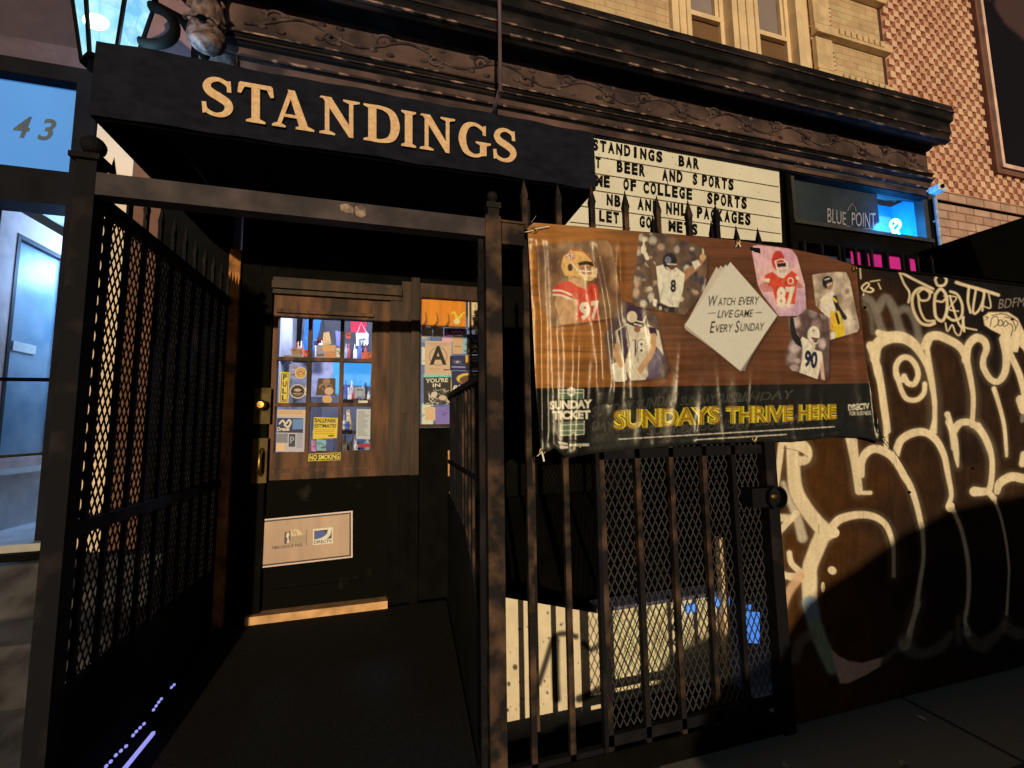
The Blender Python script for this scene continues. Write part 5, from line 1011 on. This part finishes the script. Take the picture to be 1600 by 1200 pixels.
sheet('poster', 'small pink lettered strip under the orange cloth', 'poster', [(250,335),(400,338),(400,385),(250,392)], (48, 24), d_pink, base=A(70, 40, 60))
def d_A(c):
    for r in (34, 31): c.ell(50, 55, r, r, A(140, 108, 76) if r == 34 else PAPER, 1, .05)
    c.text('A', (18, 86), (82, 86), 68, 68, A(22, 16, 18), .03)
    c.stroke([(8, 10), (92, 10)], 2, A(130, 96, 62), .7); c.stroke([(20, 16), (80, 16)], 1.4, A(130, 96, 62), .7); c.stroke([(20, 100), (58, 101)], 1.2, A(130, 96, 60)); c.stroke([(20, 108), (48, 108)], 1, A(130, 96, 60)); c.stroke([(72, 104), (92, 104)], 4, A(60, 44, 40)); c.ell(50, 55, 3, 3, A(150, 116, 80))
sheet('grade_card', 'tan card with a big black letter A in the side window', 'card', [(112,428),(304,430),(300,672),(108,672)], (100, 122), d_A, base=PAPER)
def d_tan(c): c.stroke([(6, 30), (22, 30)], 2, A(110, 84, 54))
sheet('card', 'small blank tan card to the right of the letter A card', 'card', [(310,388),(384,392),(380,522),(310,520)], (28, 50), d_tan, base=A(192, 148, 100))
def d_zac(c):
    c.poly([(0, 0), (44, 0), (44, 24), (0, 24)], A(36, 42, 76)); c.stroke([(6, 22), (14, 6), (22, 20), (36, 8)], 3, A(120, 130, 170), .7)
    c.text('ZA', (5, 38), (30, 38), 10, 10, A(214, 190, 160), .03); c.text('RA', (5, 51), (30, 51), 10, 10, A(214, 190, 160), .03)
sheet('poster', 'dark blue poster with white block letters at the right of the side window', 'poster', [(412,380),(528,382),(528,526),(410,526)], (44, 56), d_zac, base=A(22, 18, 22))
def d_navy(c): c.ell(22, 18, 12, 5, A(90, 90, 110), .8, .5); c.ell(22, 18, 4, 3, A(200, 160, 90)); c.stroke([(6, 12), (38, 26)], 1, A(90, 100, 130), .6); c.stroke([(4, 32), (44, 33)], 3, A(150, 140, 150))
sheet('poster', 'small navy poster tucked beside the lower edge of the letter A card', 'poster', [(292,535),(402,532),(404,640),(292,640)], (46, 42), d_navy, base=A(26, 30, 66))
def d_gray(c): c.poly([(6, 4), (40, 6), (40, 38), (8, 40)], A(150, 140, 126)); c.poly([(11, 9), (36, 10), (36, 33), (12, 35)], A(64, 62, 64)); c.stroke([(14, 15), (32, 15)], 4, A(170, 150, 130), .8); c.poly([(0, 0), (8, 0), (8, 20), (0, 20)], A(220, 150, 40))
sheet('poster', 'black poster with a grey framed panel near the middle of the side window', 'poster', [(402,530),(528,532),(528,645),(405,642)], (44, 42), d_gray, base=A(28, 22, 22))
def d_ball(c): c.ell(34, 22, 24, 17, A(240, 168, 60), 1, .1); c.ell(36, 26, 21, 15, A(96, 56, 34), 1, .15); c.text('RIG', (2, 56), (28, 52), 14, 14, A(224, 190, 160), .03, .25); c.stroke([(31, 46), (50, 44)], 9, A(150, 126, 106), .8)
sheet('poster', 'navy poster with an orange ringed ball above slanted white words', 'poster', [(302,645),(528,648),(528,800),(302,800)], (60, 62), d_ball, base=A(26, 26, 58))
def d_in(c):
    c.text("YOU'RE", (6, 20), (70, 18), 15, 15, A(206, 186, 156), .03); c.text('IN', (26, 36), (48, 35), 13, 13, A(206, 186, 156), .03)
    g = np.random.default_rng(6)
    for i in range(26): x, y = g.uniform(4, 72), g.uniform(40, 96); c.stroke([(x, y), (x+g.uniform(-14, 14), y+g.uniform(-14, 14)), (x+g.uniform(-10, 18), y+g.uniform(0, 18))], g.uniform(1, 4), A(196, 172, 140) if i % 3 else A(90, 78, 66), .9)
    c.ell(30, 62, 9, 10, A(196, 172, 140)); c.ell(54, 74, 11, 9, A(190, 160, 120))
sheet('poster', "black and cream sketch poster headed YOU'RE IN below the letter A card", 'poster', [(100,690),(298,688),(296,884),(104,888)], (78, 98), d_in, base=A(34, 27, 24))
sheet('card', 'plain tan card at the bottom left corner of the side window', 'card', [(112,905),(186,905),(186,1000),(112,1000)], (28, 36), lambda c: None, base=A(206, 160, 110))
def d_low(c): [c.stroke([(x, 13), (x+2, 25), (x+6, 13)], 3, A(240, 140, 40)) for x in (10, 22, 33)]; c.ell(52, 19, 7, 8, A(240, 150, 60)); c.ell(52, 19, 3.5, 4.5, A(24, 20, 24)); [c.poly([(x, 44), (x+9, 44), (x+9, 60), (x, 60)], A(190, 190, 225)) for x in (4, 18, 34, 48)]
sheet('poster', 'black poster with orange letters low behind the stair railing', 'poster', [(300,850),(528,850),(528,1032),(300,1034)], (64, 64), d_low, base=A(24, 20, 24))

FLY = [('pale blue flyer at the left edge above the letter A card', (88,400,150,440), (120, 140, 190)), ('lilac flyer at the top left under the orange cloth', (150,320,215,345), (190, 170, 210)), ('white flyer left of the letter A card', (88,470,110,600), (206, 200, 214)), ('pink and white flyer above the small tan card', (235,395,330,430), (214, 150, 190)),
    ('turquoise strip directly below the letter A card', (100,668,304,692), (110, 196, 210)), ('light blue flyer between the tan card and the dark blue poster', (378,340,412,520), (130, 160, 214)), ('white flyer at the lower left of the sketch poster', (88,880,170,1028), (196, 190, 206)), ('yellow flyer beside the sketch poster', (296,700,306,800), (226, 180, 60)), ('violet flyer right of the plain tan card', (188,900,300,1028), (120, 100, 160)), ('brown flyer under the slanted white words', (300,800,420,850), (120, 80, 50)), ('cream flyer in the right corner above the grey framed poster', (470,345,528,382), (214, 190, 150))]
for lbl, (x0, y0, x1, y1), c in FLY:
    def d_f(cv, c=c):
        g = np.random.default_rng(len(lbl)); 
        for q in range(9): x, y = g.uniform(0, cv.w), g.uniform(0, cv.h); cv.stroke([(x, y), (x+g.uniform(4, 16), y+g.uniform(-2, 2))], g.uniform(1, 4), np.array(A(*c))*g.uniform(.2, 1.3), .8)
    sheet('flyer', lbl, 'flyer', [(x0,y0),(x1,y0),(x1,y1),(x0,y1)], (max(8, (x1-x0)//3), max(8, (y1-y0)//3)), d_f, WY+.002, base=A(*c))

# ------------------------------------------------------------------ stickers on the door glass
def d5(x, y): return (420+x/5, 480+y/5)
DY = FY+.004; DG = 'stickers and papers on the door panes'
INKY = A(26, 18, 10)
def d_pull(c):
    c.poly([(2, 2), (14, 2), (14, 46), (2, 46)], INKY); c.poly([(3, 3), (13, 3), (13, 45), (3, 45)], A(232, 176, 60))
    for i, ch in enumerate('PULL'): c.text(ch, (4.6, 12+i*10.6), (11.6, 12+i*10.6), 8.4, 8.4, INKY, .04)
def stick(name, label, quad, size, draw, base, cat='sticker', Y=DY): return sheet(name, label, cat, quad, size, draw, Y, DG, None, base, d5)
cvp = lambda f, k: (lambda c: f(c))
def big(draw, k):
    def run(c):
        c.res = k; draw(c); c.res = 1
    return run
def stickr(name, label, quad, w_, h_, draw, base, cat='sticker', Y=DY, k=3):
    cv = Canvas(0, 0, w_, h_, k, base); draw(cv); cv.grain(.06, 2, len(label)); o = card(name, cv, [d5(*p) for p in quad], Y, M_PAPER); return tag(o, label, cat, DG)
stickr('pull_sign', 'narrow tan and black upright PULL sign on the left middle door pane', [(92,505),(164,508),(152,752),(78,750)], 16, 48, d_pull, A(232, 176, 60), 'sign')
def disc_mesh(name, label, cx, cy, rx, ry, draw, base, Y=DY):
    n = 40; cv = Canvas(0, 0, 20, 20, 3, base); draw(cv); rr = np.linspace(0.001, 1, 14)[:, None]; th = np.linspace(0, 2*math.pi, n)[None]
    lx, ly = 10+9.9*rr*np.cos(th), 10+9.9*rr*np.sin(th); X, Yp = d5(cx, cy); pxs, pys = X+rr*np.cos(th)*rx/5, Yp+rr*np.sin(th)*ry/5
    return tag(grid_sheet(name, M_PAPER, unproject(pxs, pys, Y), cv.sample(lx, ly)), label, 'sticker', DG)
def d_r1(c): c.ell(10, 10, 7.6, 7.6, A(120, 80, 40), 1, .1); c.ell(10, 10, 6.4, 6.4, A(214, 150, 80), 1, .1); c.stroke([(5, 11), (9, 7), (13, 9), (15, 12)], 1.6, A(90, 54, 24)); c.stroke([(6, 13), (13, 13)], 1, A(90, 54, 24))
disc_mesh('round_sticker', 'tan ringed round sticker at the top of the left middle door pane', 250, 513, 46, 46, d_r1, A(222, 172, 96))
def d_r2(c): c.ell(10, 10, 8.6, 8.6, A(34, 26, 22), 1, .08); c.poly([(5, 8), (8, 6), (12, 6), (15, 8), (12, 10), (8, 10)], A(190, 150, 110)); c.stroke([(5, 13), (15, 13)], 1.6, A(170, 130, 96)); c.stroke([(7, 15.5), (13, 15.5)], 1, A(150, 110, 80))
disc_mesh('round_sticker', 'larger black round sticker with a pale rim on the left middle door pane', 225, 658, 62, 56, d_r2, A(206, 184, 160))
stickr('sticker', 'brown sticker of clustered shapes on the central door pane', [(385,555),(522,555),(520,690),(366,690)], 30, 27, lambda c: [c.ell(15, 5, 6, 5, A(150, 112, 74)), c.ell(14, 13, 11, 6, A(136, 100, 66)), c.stroke([(5, 22), (10, 12), (15, 20), (20, 12), (26, 22)], 3, A(70, 48, 32)), c.ell(20, 20, 7, 6, A(196, 150, 110))], A(70, 52, 40))
disc_mesh('oval_sticker', 'plain tan oval sticker at the foot of the central door pane', 456, 720, 38, 30, lambda c: c.ell(10, 10, 8, 8, A(190, 140, 80), .7, .1), A(210, 158, 92))
def d_drex(c):
    c.poly([(0, 0), (46, 0), (46, 10), (0, 9)], A(206, 160, 110)); [c.stroke([(2, y), (40, y)], .7, A(120, 90, 60), .8) for y in (3, 6)]
    c.poly([(0, 13), (42, 13), (42, 36), (0, 36)], A(34, 36, 66)); c.poly([(25, 15), (42, 14), (42, 30), (25, 31)], A(90, 120, 170)); c.stroke([(4, 22), (9, 17), (14, 22), (19, 16), (22, 20), (18, 27), (12, 24)], 2.6, A(226, 196, 150)); c.text('Drexel', (1, 34), (20, 33), 6.5, 6.5, A(226, 206, 176), .03)
    c.poly([(0, 38), (18, 37), (18, 52), (0, 52)], A(120, 112, 108)); c.poly([(20, 38), (30, 38), (30, 58), (20, 58)], A(50, 48, 56)); c.stroke([(23, 52), (23, 43), (27, 44), (27, 47), (24, 48)], 1.6, A(160, 156, 160)); c.poly([(32, 37), (42, 36), (42, 60), (32, 60)], A(150, 142, 140)); c.poly([(0, 53), (14, 53), (14, 65), (0, 65)], A(214, 166, 112))
stickr('paper', 'sheet of mixed cards with a navy dragon card on the lower left door pane', [(68,800),(292,803),(282,1132),(55,1128)], 46, 66, d_drex, A(176, 160, 152), 'paper')
def d_ball2(c):
    c.text('BALLPARK', (1.5, 8), (37, 8), 6.5, 6.5, INKY, .03); c.text('ESTIMATE?', (1.5, 16), (37, 16), 6, 6, INKY, .03)
    [c.stroke([(2, y), (34, y+.4)], .8, A(120, 80, 20), .8) for y in (19, 22, 25)]; c.stroke([(26, 29), (33, 29)], 2.4, A(60, 40, 14))
stickr('paper', 'yellow BALLPARK ESTIMATE paper on the lower central door pane', [(352,858),(540,866),(532,1022),(346,1030)], 39, 33, d_ball2, A(226, 172, 40), 'paper')
stickr('notice', 'grey typed notice on the lower right door pane', [(686,795),(802,797),(800,1032),(682,1030)], 24, 48, lambda c: [c.stroke([(3, y), (3+rng.uniform(8, 18), y)], .8, A(110, 104, 96), .8) for y in range(4, 44, 2)], A(176, 170, 160), 'notice')
stickr('label_strip', 'thin dark lettered strip at the foot of the top left door pane', [(110,372),(272,374),(272,390),(110,392)], 32, 4, lambda c: [c.stroke([(x, 2), (x+2.2, 2)], 1.6, (.02, .02, .03)) for x in range(2, 29, 4)], (.5, .5, .6))
def d_top(c): c.poly([(8, 0), (30, 0), (30, 9), (12, 11)], A(206, 150, 90)); c.ell(23, 16, 9, 5, A(190, 120, 60)); [c.stroke([(x, 17.5), (x+1.6, 14), (x+2.6, 17.5)], 1.3, (.01, .01, .01)) for x in (1, 5, 9)]
stickr('sticker', 'tan and orange torn label in the top central door pane', [(372,296),(528,296),(526,394),(370,394)], 32, 20, d_top, A(150, 130, 130))
ns = stickr('no_smoking_sign', 'small amber NO SMOKING strip on the rail below the door panes', [(312,1146),(562,1134),(560,1194),(306,1204)], 50, 12, lambda c: (c.poly([(1, 1), (49, 1), (49, 11), (1, 11)], INKY), c.text('NO SMOKING', (2, 10), (48, 10), 8, 8, A(240, 186, 70), .03)), A(226, 170, 60), 'sign', FY-.02)
ns['group'] = 'signs on the door'
kc = Canvas(0, 0, 146, 74, 3, A(172, 132, 94))
def kq(x, y): return (390+x/6-404, )
kc.a *= (.8+.4*vnoise(kc.h, kc.w, (200, 40), 12)[..., None])
def k6(x, y):           # from the enlarged look at the plate to its own units
    u = (x-78)/(965-78); return (u*146, ((y-(190-72*u))/(455-22*u))*74)
for x0, y0, x1, y1 in ((0, 0, 146, 2.2), (0, 71.8, 146, 74), (0, 0, 3, 74), (143, 0, 146, 74)): kc.poly([(x0, y0), (x1, y0), (x1, y1), (x0, y1)], A(210, 170, 140))
for x0, y0, x1, y1 in ((2.5, 2.4, 143.5, 4.6), (2.5, 69.4, 143.5, 71.6), (2.5, 2.4, 4.8, 71.6), (141, 2.4, 143.5, 71.6)): kc.poly([(x0, y0), (x1, y0), (x1, y1), (x0, y1)], A(28, 20, 16))
kc.text('NBA LEAGUE PASS', k6(212, 468), k6(494, 442), 4.6, 4.6, A(34, 24, 30), .02)
kc.poly([k6(325, 312), k6(380, 300), k6(380, 412), k6(322, 418)], A(60, 46, 46)); kc.poly([k6(345, 318), k6(362, 310), k6(372, 330), k6(362, 360), k6(374, 408), k6(345, 414), k6(352, 370), k6(338, 350)], A(214, 180, 140))
kc.poly([k6(385, 290), k6(440, 285), k6(470, 300), k6(500, 340), k6(390, 350)], A(214, 176, 120), .8, 1.5); kc.stroke([k6(400, 290), k6(415, 330), k6(430, 300), k6(440, 350)], 1.2, A(150, 110, 70))
kc.poly([k6(385, 350), k6(525, 335), k6(525, 410), k6(385, 420)], A(150, 120, 82), .8, 1); kc.stroke([k6(531, 295), k6(533, 436)], .8, A(60, 44, 34))
kc.poly([k6(592, 285), k6(778, 268), k6(780, 418), k6(592, 432)], A(216, 196, 160)); kc.poly([k6(604, 300), k6(768, 286), k6(768, 372), k6(604, 384)], A(34, 30, 34))
kc.poly([k6(610, 302), k6(680, 298), k6(715, 322), k6(700, 360), k6(650, 380), k6(610, 380)], A(50, 62, 112)); kc.stroke([k6(606, 392), k6(680, 378), k6(735, 340), k6(750, 284)], [2.5, 5, 6, 5], A(222, 200, 160)); kc.poly([k6(592, 284), k6(604, 284), k6(604, 388), k6(592, 388)], A(216, 196, 160)); kc.poly([k6(592, 385), k6(778, 373), k6(778, 418), k6(592, 432)], A(216, 196, 160))
kc.text('DIRECTV', k6(600, 422), k6(770, 410), 5, 5, A(24, 18, 18), .02)
kc.grain(.08, 3, 4)
tag(card('channel_plate', kc, [(404, 812), (551, 798), (551, 871), (403, 888)], FY-.024, painted('plate_print', .4, .5)), 'tan framed metal plate with two small logos on the black lower door', 'sign', 'signs on the door')

CLUT = [('brown cap shape', 'at the bottom of the top left door pane', (175,320,262,372), (150, 110, 70)), ('small red tag', 'at the right edge of the top left door pane', (276,330,306,388), (190, 70, 50)), ('navy flyer', 'at the left edge of the top central door pane', (352,262,392,300), (60, 60, 110)),
    ('maroon badge', 'beside the shirts in the top central door pane', (378,236,412,282), (120, 30, 50)), ('white flyer', 'at the right of the top central door pane', (528,318,560,392), (200, 190, 190)), ('red and white tag', 'low in the top right door pane', (722,352,804,404), (196, 90, 60)), ('coral badge', 'at the left of the top right door pane', (602,196,640,246), (214, 90, 80)),
    ('lilac flyer', 'at the top of the left middle door pane', (160,445,222,560), (140, 130, 170)), ('cream tag', 'beside the black round sticker on the left middle door pane', (284,610,304,690), (214, 196, 170)), ('pale label', 'at the foot of the right middle door pane', (700,728,772,758), (200, 190, 180)), ('grey badge', 'in the middle of the right middle door pane', (672,626,752,712), (150, 150, 168)),
    ('blue flyer', 'at the foot of the lower central door pane', (372,1032,448,1122), (120, 150, 210)), ('pink flyer', 'at the foot of the lower central door pane', (332,1042,368,1128), (180, 110, 150)), ('navy flyer', 'at the right foot of the lower central door pane', (455,1034,500,1122), (50, 60, 110)), ('white tag', 'at the top of the lower right door pane', (606,800,634,892), (206, 186, 176)), ('red lettered strip', 'at the foot of the lower right door pane', (700,1062,796,1096), (150, 44, 50))]
for k_, (nm_, wh_, (x0, y0, x1, y1), c) in enumerate(CLUT):
    def d_c(cv, c=c, k_=k_):
        g = np.random.default_rng(k_+40)
        for q in range(8): x, y = g.uniform(0, cv.w), g.uniform(0, cv.h); cv.stroke([(x, y), (x+g.uniform(-6, 9), y+g.uniform(-3, 3)), (x+g.uniform(2, 14), y+g.uniform(-5, 5))], g.uniform(.8, 4), np.array(A(*c))*g.uniform(.1, 1.5), .9)
    stick(nm_.split()[-1] if nm_.split()[-1] in ('flyer', 'badge', 'tag', 'label', 'strip') else 'sticker', nm_+' '+wh_, [(x0,y0),(x1,y0+2),(x1-1,y1),(x0,y1-2)], (max(8, (x1-x0)//4), max(8, (y1-y0)//4)), d_c, A(*c), 'sticker', FY+.0062)

# ------------------------------------------------------------------ inside the bar, seen through the panes
rmw = MB(); rmw.box(-2, 3.6, 6.6, 6.7, .3, 3.2); rmw.box(-1.02, -.98, FY+.25, 6.6, .3, 3.2); rmw.box(3.6, 3.7, FY+.25, 6.6, .3, 3.2)
rmw.build('inner_wall', mat('inner_wall_paint', (.42, .42, .48), .7, var=.25, scale=3), bar)
MB().box(-2, 3.7, FY+.2, 6.7, .2, .3).build('inner_floor', M_DWOOD, bar); MB().box(-2, 3.7, FY+.2, 6.7, 3.2, 3.3).build('inner_ceiling', mat('inner_ceiling', (.3, .3, .33), .8), bar)
for i, (x, y) in enumerate(((-.5, 3.75), (.9, 4.3))):
    pt = thing('pendant_lamp', ('white globe lamp hanging inside behind the door panes', 'white globe lamp hanging inside behind the side window')[i], 'lamp', (x, y, 3.2), 'pendant lamps inside the bar')
    MB().tube([(x, y, 3.2), (x, y, 2.98)], .008, 6).build('cord', M_BLACK, pt)
    MB().ball((x, y, 2.9), .09, 14, 10).build('globe', mat('lamp_globe', (.9, .9, 1), .4, emis=(.8, .85, 1), estr=6), pt, smooth=True)
    pl = bpy.data.lights.new('pendant_light', 'POINT'); pl.energy = 60; pl.color = (.72, .78, 1); pl.shadow_soft_size = .1
    po = bpy.data.objects.new('pendant_light', pl); COL.objects.link(po); po.location = (x, y, 2.72); po.parent = pt; po.matrix_parent_inverse = pt.matrix_basis.inverted()
IY = 4.5
def slab(name, label, cat, quad, col, Y=IY, t=.04, group='things inside the bar', emis=None, estr=0, rough=.6, var=.2, scale=8, c2=None, thr=None):
    m = mat(name+'_'+str(len(MATS)), col, rough, var=var, scale=scale, emis=emis, estr=estr, color2=c2, thr=thr)
    return tag(MB().plate([d5(*p) for p in quad], Y, t).build(name, m), label, cat, group)
slab('cabinet', 'pale grey tall cabinet inside at the left edge of the door panes', 'cabinet', [(40,40),(168,60),(165,420),(40,420)], (.62, .62, .7), 4.2, .1, c2=(.4, .4, .5), thr=(.4, .6), scale=2)
slab('dark_doorway', 'black doorway to a back room beside the pale cabinet inside', 'doorway', [(166,60),(262,60),(240,305),(166,300)], (.01, .01, .012), 4.8)
slab('team_banner', 'bright blue slanted team banner hanging behind the top door panes', 'banner', [(290,40),(420,40),(395,180),(330,400),(262,330)], (.05, .22, .7), 4.6, .01, c2=(.5, .6, .85), thr=(.6, .68), scale=9)
slab('team_pennant', 'red triangular pennant seen in the top right door pane', 'pennant', [(640,90),(770,95),(755,200),(640,195)], (.55, .03, .06), 4.6, .01)
bag = thing('paper_bag', 'white paper bag with string handles behind the top right door pane', 'bag', tuple(P(*d5(730, 300), 4.4)))
MB().plate([d5(680,202),(d5(778,200)),(d5(775,298)),(d5(684,302))], 4.4, .08).build('bag_body', mat('bag_paper', (.8, .79, .74), .6, var=.05), bag)
bl = MB(); bl.tube([P(*d5(690, 205), 4.41), P(*d5(722, 125), 4.41), P(*d5(765, 202), 4.41)], .006, 6); bl.build('handle', mat('pink_string', (.8, .4, .5), .6), bag)
MB().tube([P(*d5(x, y), 4.396) for x, y in ((702, 262), (715, 240), (718, 262), (728, 245), (732, 260), (745, 240), (748, 258), (756, 252))], .004, 6).build('scribble', M_LET, bag)
slab('wood_panel', 'greyish purple plank panel inside behind the central door pane', 'panel', [(330,420),(500,420),(498,700),(330,700)], (.45, .4, .55), 4.7, .05, c2=(.62, .58, .72), thr=(.4, .6), scale=14)
slab('plaster_panel', 'grey scuffed wall panel inside behind the left door panes', 'panel', [(40,425),(325,425),(320,1180),(40,1180)], (.5, .47, .52), 4.75, .05, c2=(.3, .28, .34), thr=(.4, .65), scale=5)
slab('television', 'large bright blue lit television behind the right middle door pane', 'television', [(580,430),(800,425),(790,615),(580,600)], (.05, .1, .2), 4.4, .06, emis=(.06, .38, .9), estr=1.0, c2=(.1, .2, .4), scale=1)
slab('television', 'narrow cyan lit television behind the central door panes', 'television', [(500,420),(562,430),(560,690),(505,670)], (.05, .1, .2), 4.42, .06, emis=(.05, .5, .85), estr=.8)
slab('sports_shirt', 'white sports shirt pinned up behind the top central door pane', 'shirt', [(360,290),(410,250),(440,300),(430,390),(360,385)], (.75, .75, .8), 4.5, .01)
slab('sports_shirt', 'purple blue sports shirt pinned up at the right of the top central pane', 'shirt', [(520,180),(575,200),(575,320),(530,300)], (.2, .2, .5), 4.5, .01)
slab('cap', 'tan cap shape hung between the shirts in the top central door pane', 'cap', [(425,200),(470,190),(490,290),(420,300)], (.5, .28, .1), 4.48, .05)
g = np.random.default_rng(17)
cols = [(.75, .72, .75), (.06, .05, .06), (.5, .1, .1), (.1, .15, .45), (.7, .6, .5), (.35, .33, .36), (.55, .4, .2)]
bgrp = 'bottles and cups inside the bar'
nbt = 0
for cx0, cx1, cy in ((600, 800, 400), (600, 800, 720), (590, 660, 960), (345, 540, 1120), (180, 300, 390), (590, 800, 1120)):
    n = int((cx1-cx0)/22)
    a_, b_ = P(*d5(cx0-15, cy+4), 4.35), P(*d5(cx1+15, cy+4), 4.35)
    nbt += 1
    tag(MB().box(a_.x, b_.x, 4.3, 4.46, min(a_.z, b_.z)-.03, min(a_.z, b_.z)).build('shelf', M_DWOOD), ['dark shelf of bottles behind the top right door pane', 'dark shelf of bottles under the blue television', 'short dark shelf inside behind the lower right pane', 'low dark shelf behind the lower central pane', 'small shelf at the foot of the top left pane', 'lowest shelf behind the lower right pane'][nbt-1], 'shelf', 'shelves inside the bar')
    zz = min(a_.z, b_.z)
    for i in range(n):
        q_ = P(*d5(cx0+22*i+g.uniform(-5, 5), cy), 4.36); r = g.uniform(.014, .024); hh = g.uniform(.08, .2); cl_ = cols[g.integers(len(cols))]
        o = MB().lathe((q_.x, 4.33+g.uniform(0, .07), zz), [(r*.9, 0), (r, .01), (r, hh*.6), (r*.4, hh*.78), (r*.4, hh), (r*.2, hh+.003)], 10).build('bottle', mat('bottle_%d' % int(cl_[0]*100), cl_, .3, var=.2), None, smooth=True)
        tag(o, ['bottle or cup on the shelf behind the top right door pane', 'bottle or cup on the shelf under the blue television', 'bottle or cup on the short shelf behind the lower right pane', 'bottle or cup on the low shelf behind the lower central pane', 'bottle or cup on the small shelf of the top left pane', 'bottle or cup on the lowest shelf behind the lower right pane'][nbt-1], 'bottle', bgrp)

# ------------------------------------------------------------------ parked car at the kerb behind the viewer: shades the foot of the graffiti wall
ca = thing('parked_car', 'dark hatchback parked at the kerb across the pavement from the graffiti wall', 'car', (2, -3.9, -.14))
prof = [(.62,.10),(.60,.4),(.63,.57),(.70,.70),(.80,.765),(1.08,.83),(1.2,.94),(1.34,1.065),(1.46,1.12),(1.73,1.21),(2.01,1.33),(2.46,1.445),(3.1,1.49),(3.74,1.46),(4.29,1.30),(4.49,1.02),(4.56,.8),(4.54,.3),(4.44,.10)]
M_CAR = mat('car_paint', (.01, .01, .012), .25, 0, var=.1)
MB().prism([(x, -3.0, z) for x, z in prof], (0, 0, 0), (0, -1.72, 0)).build('body', M_CAR, ca, bevel=.05)
MB().prism([(x, -2.99, z) for x, z in ((1.5,.98),(1.84,1.2),(2.44,1.36),(2.44,.98))], (0, 0, 0), (0, -.02, 0)).prism([(x, -2.99, z) for x, z in ((2.5,.98),(2.5,1.37),(3.1,1.42),(3.64,1.38),(4.1,1.05),(4.1,.98))], (0, 0, 0), (0, -.02, 0)).build('side_window', M_GLASS, ca)
for x in (1.25, 3.64):
    for y in (-2.98, -4.55):
        MB().lathe((x, y, .17), [(.18, 0), (.31, -.01), (.31, -.18), (.18, -.19)], 28, 'Y').build('tyre', M_BLACK, ca)
        MB().lathe((x, y+.004, .17), [(.001, 0), (.17, 0), (.175, -.02), (.001, -.02)], 20, 'Y').build('rim', M_STEEL, ca)
for y in (-3.15, -4.4): MB().ball((.64, y, .55), .09, 12, 8, (.5, 1.3, .7)).build('headlight', M_WHITE, ca)
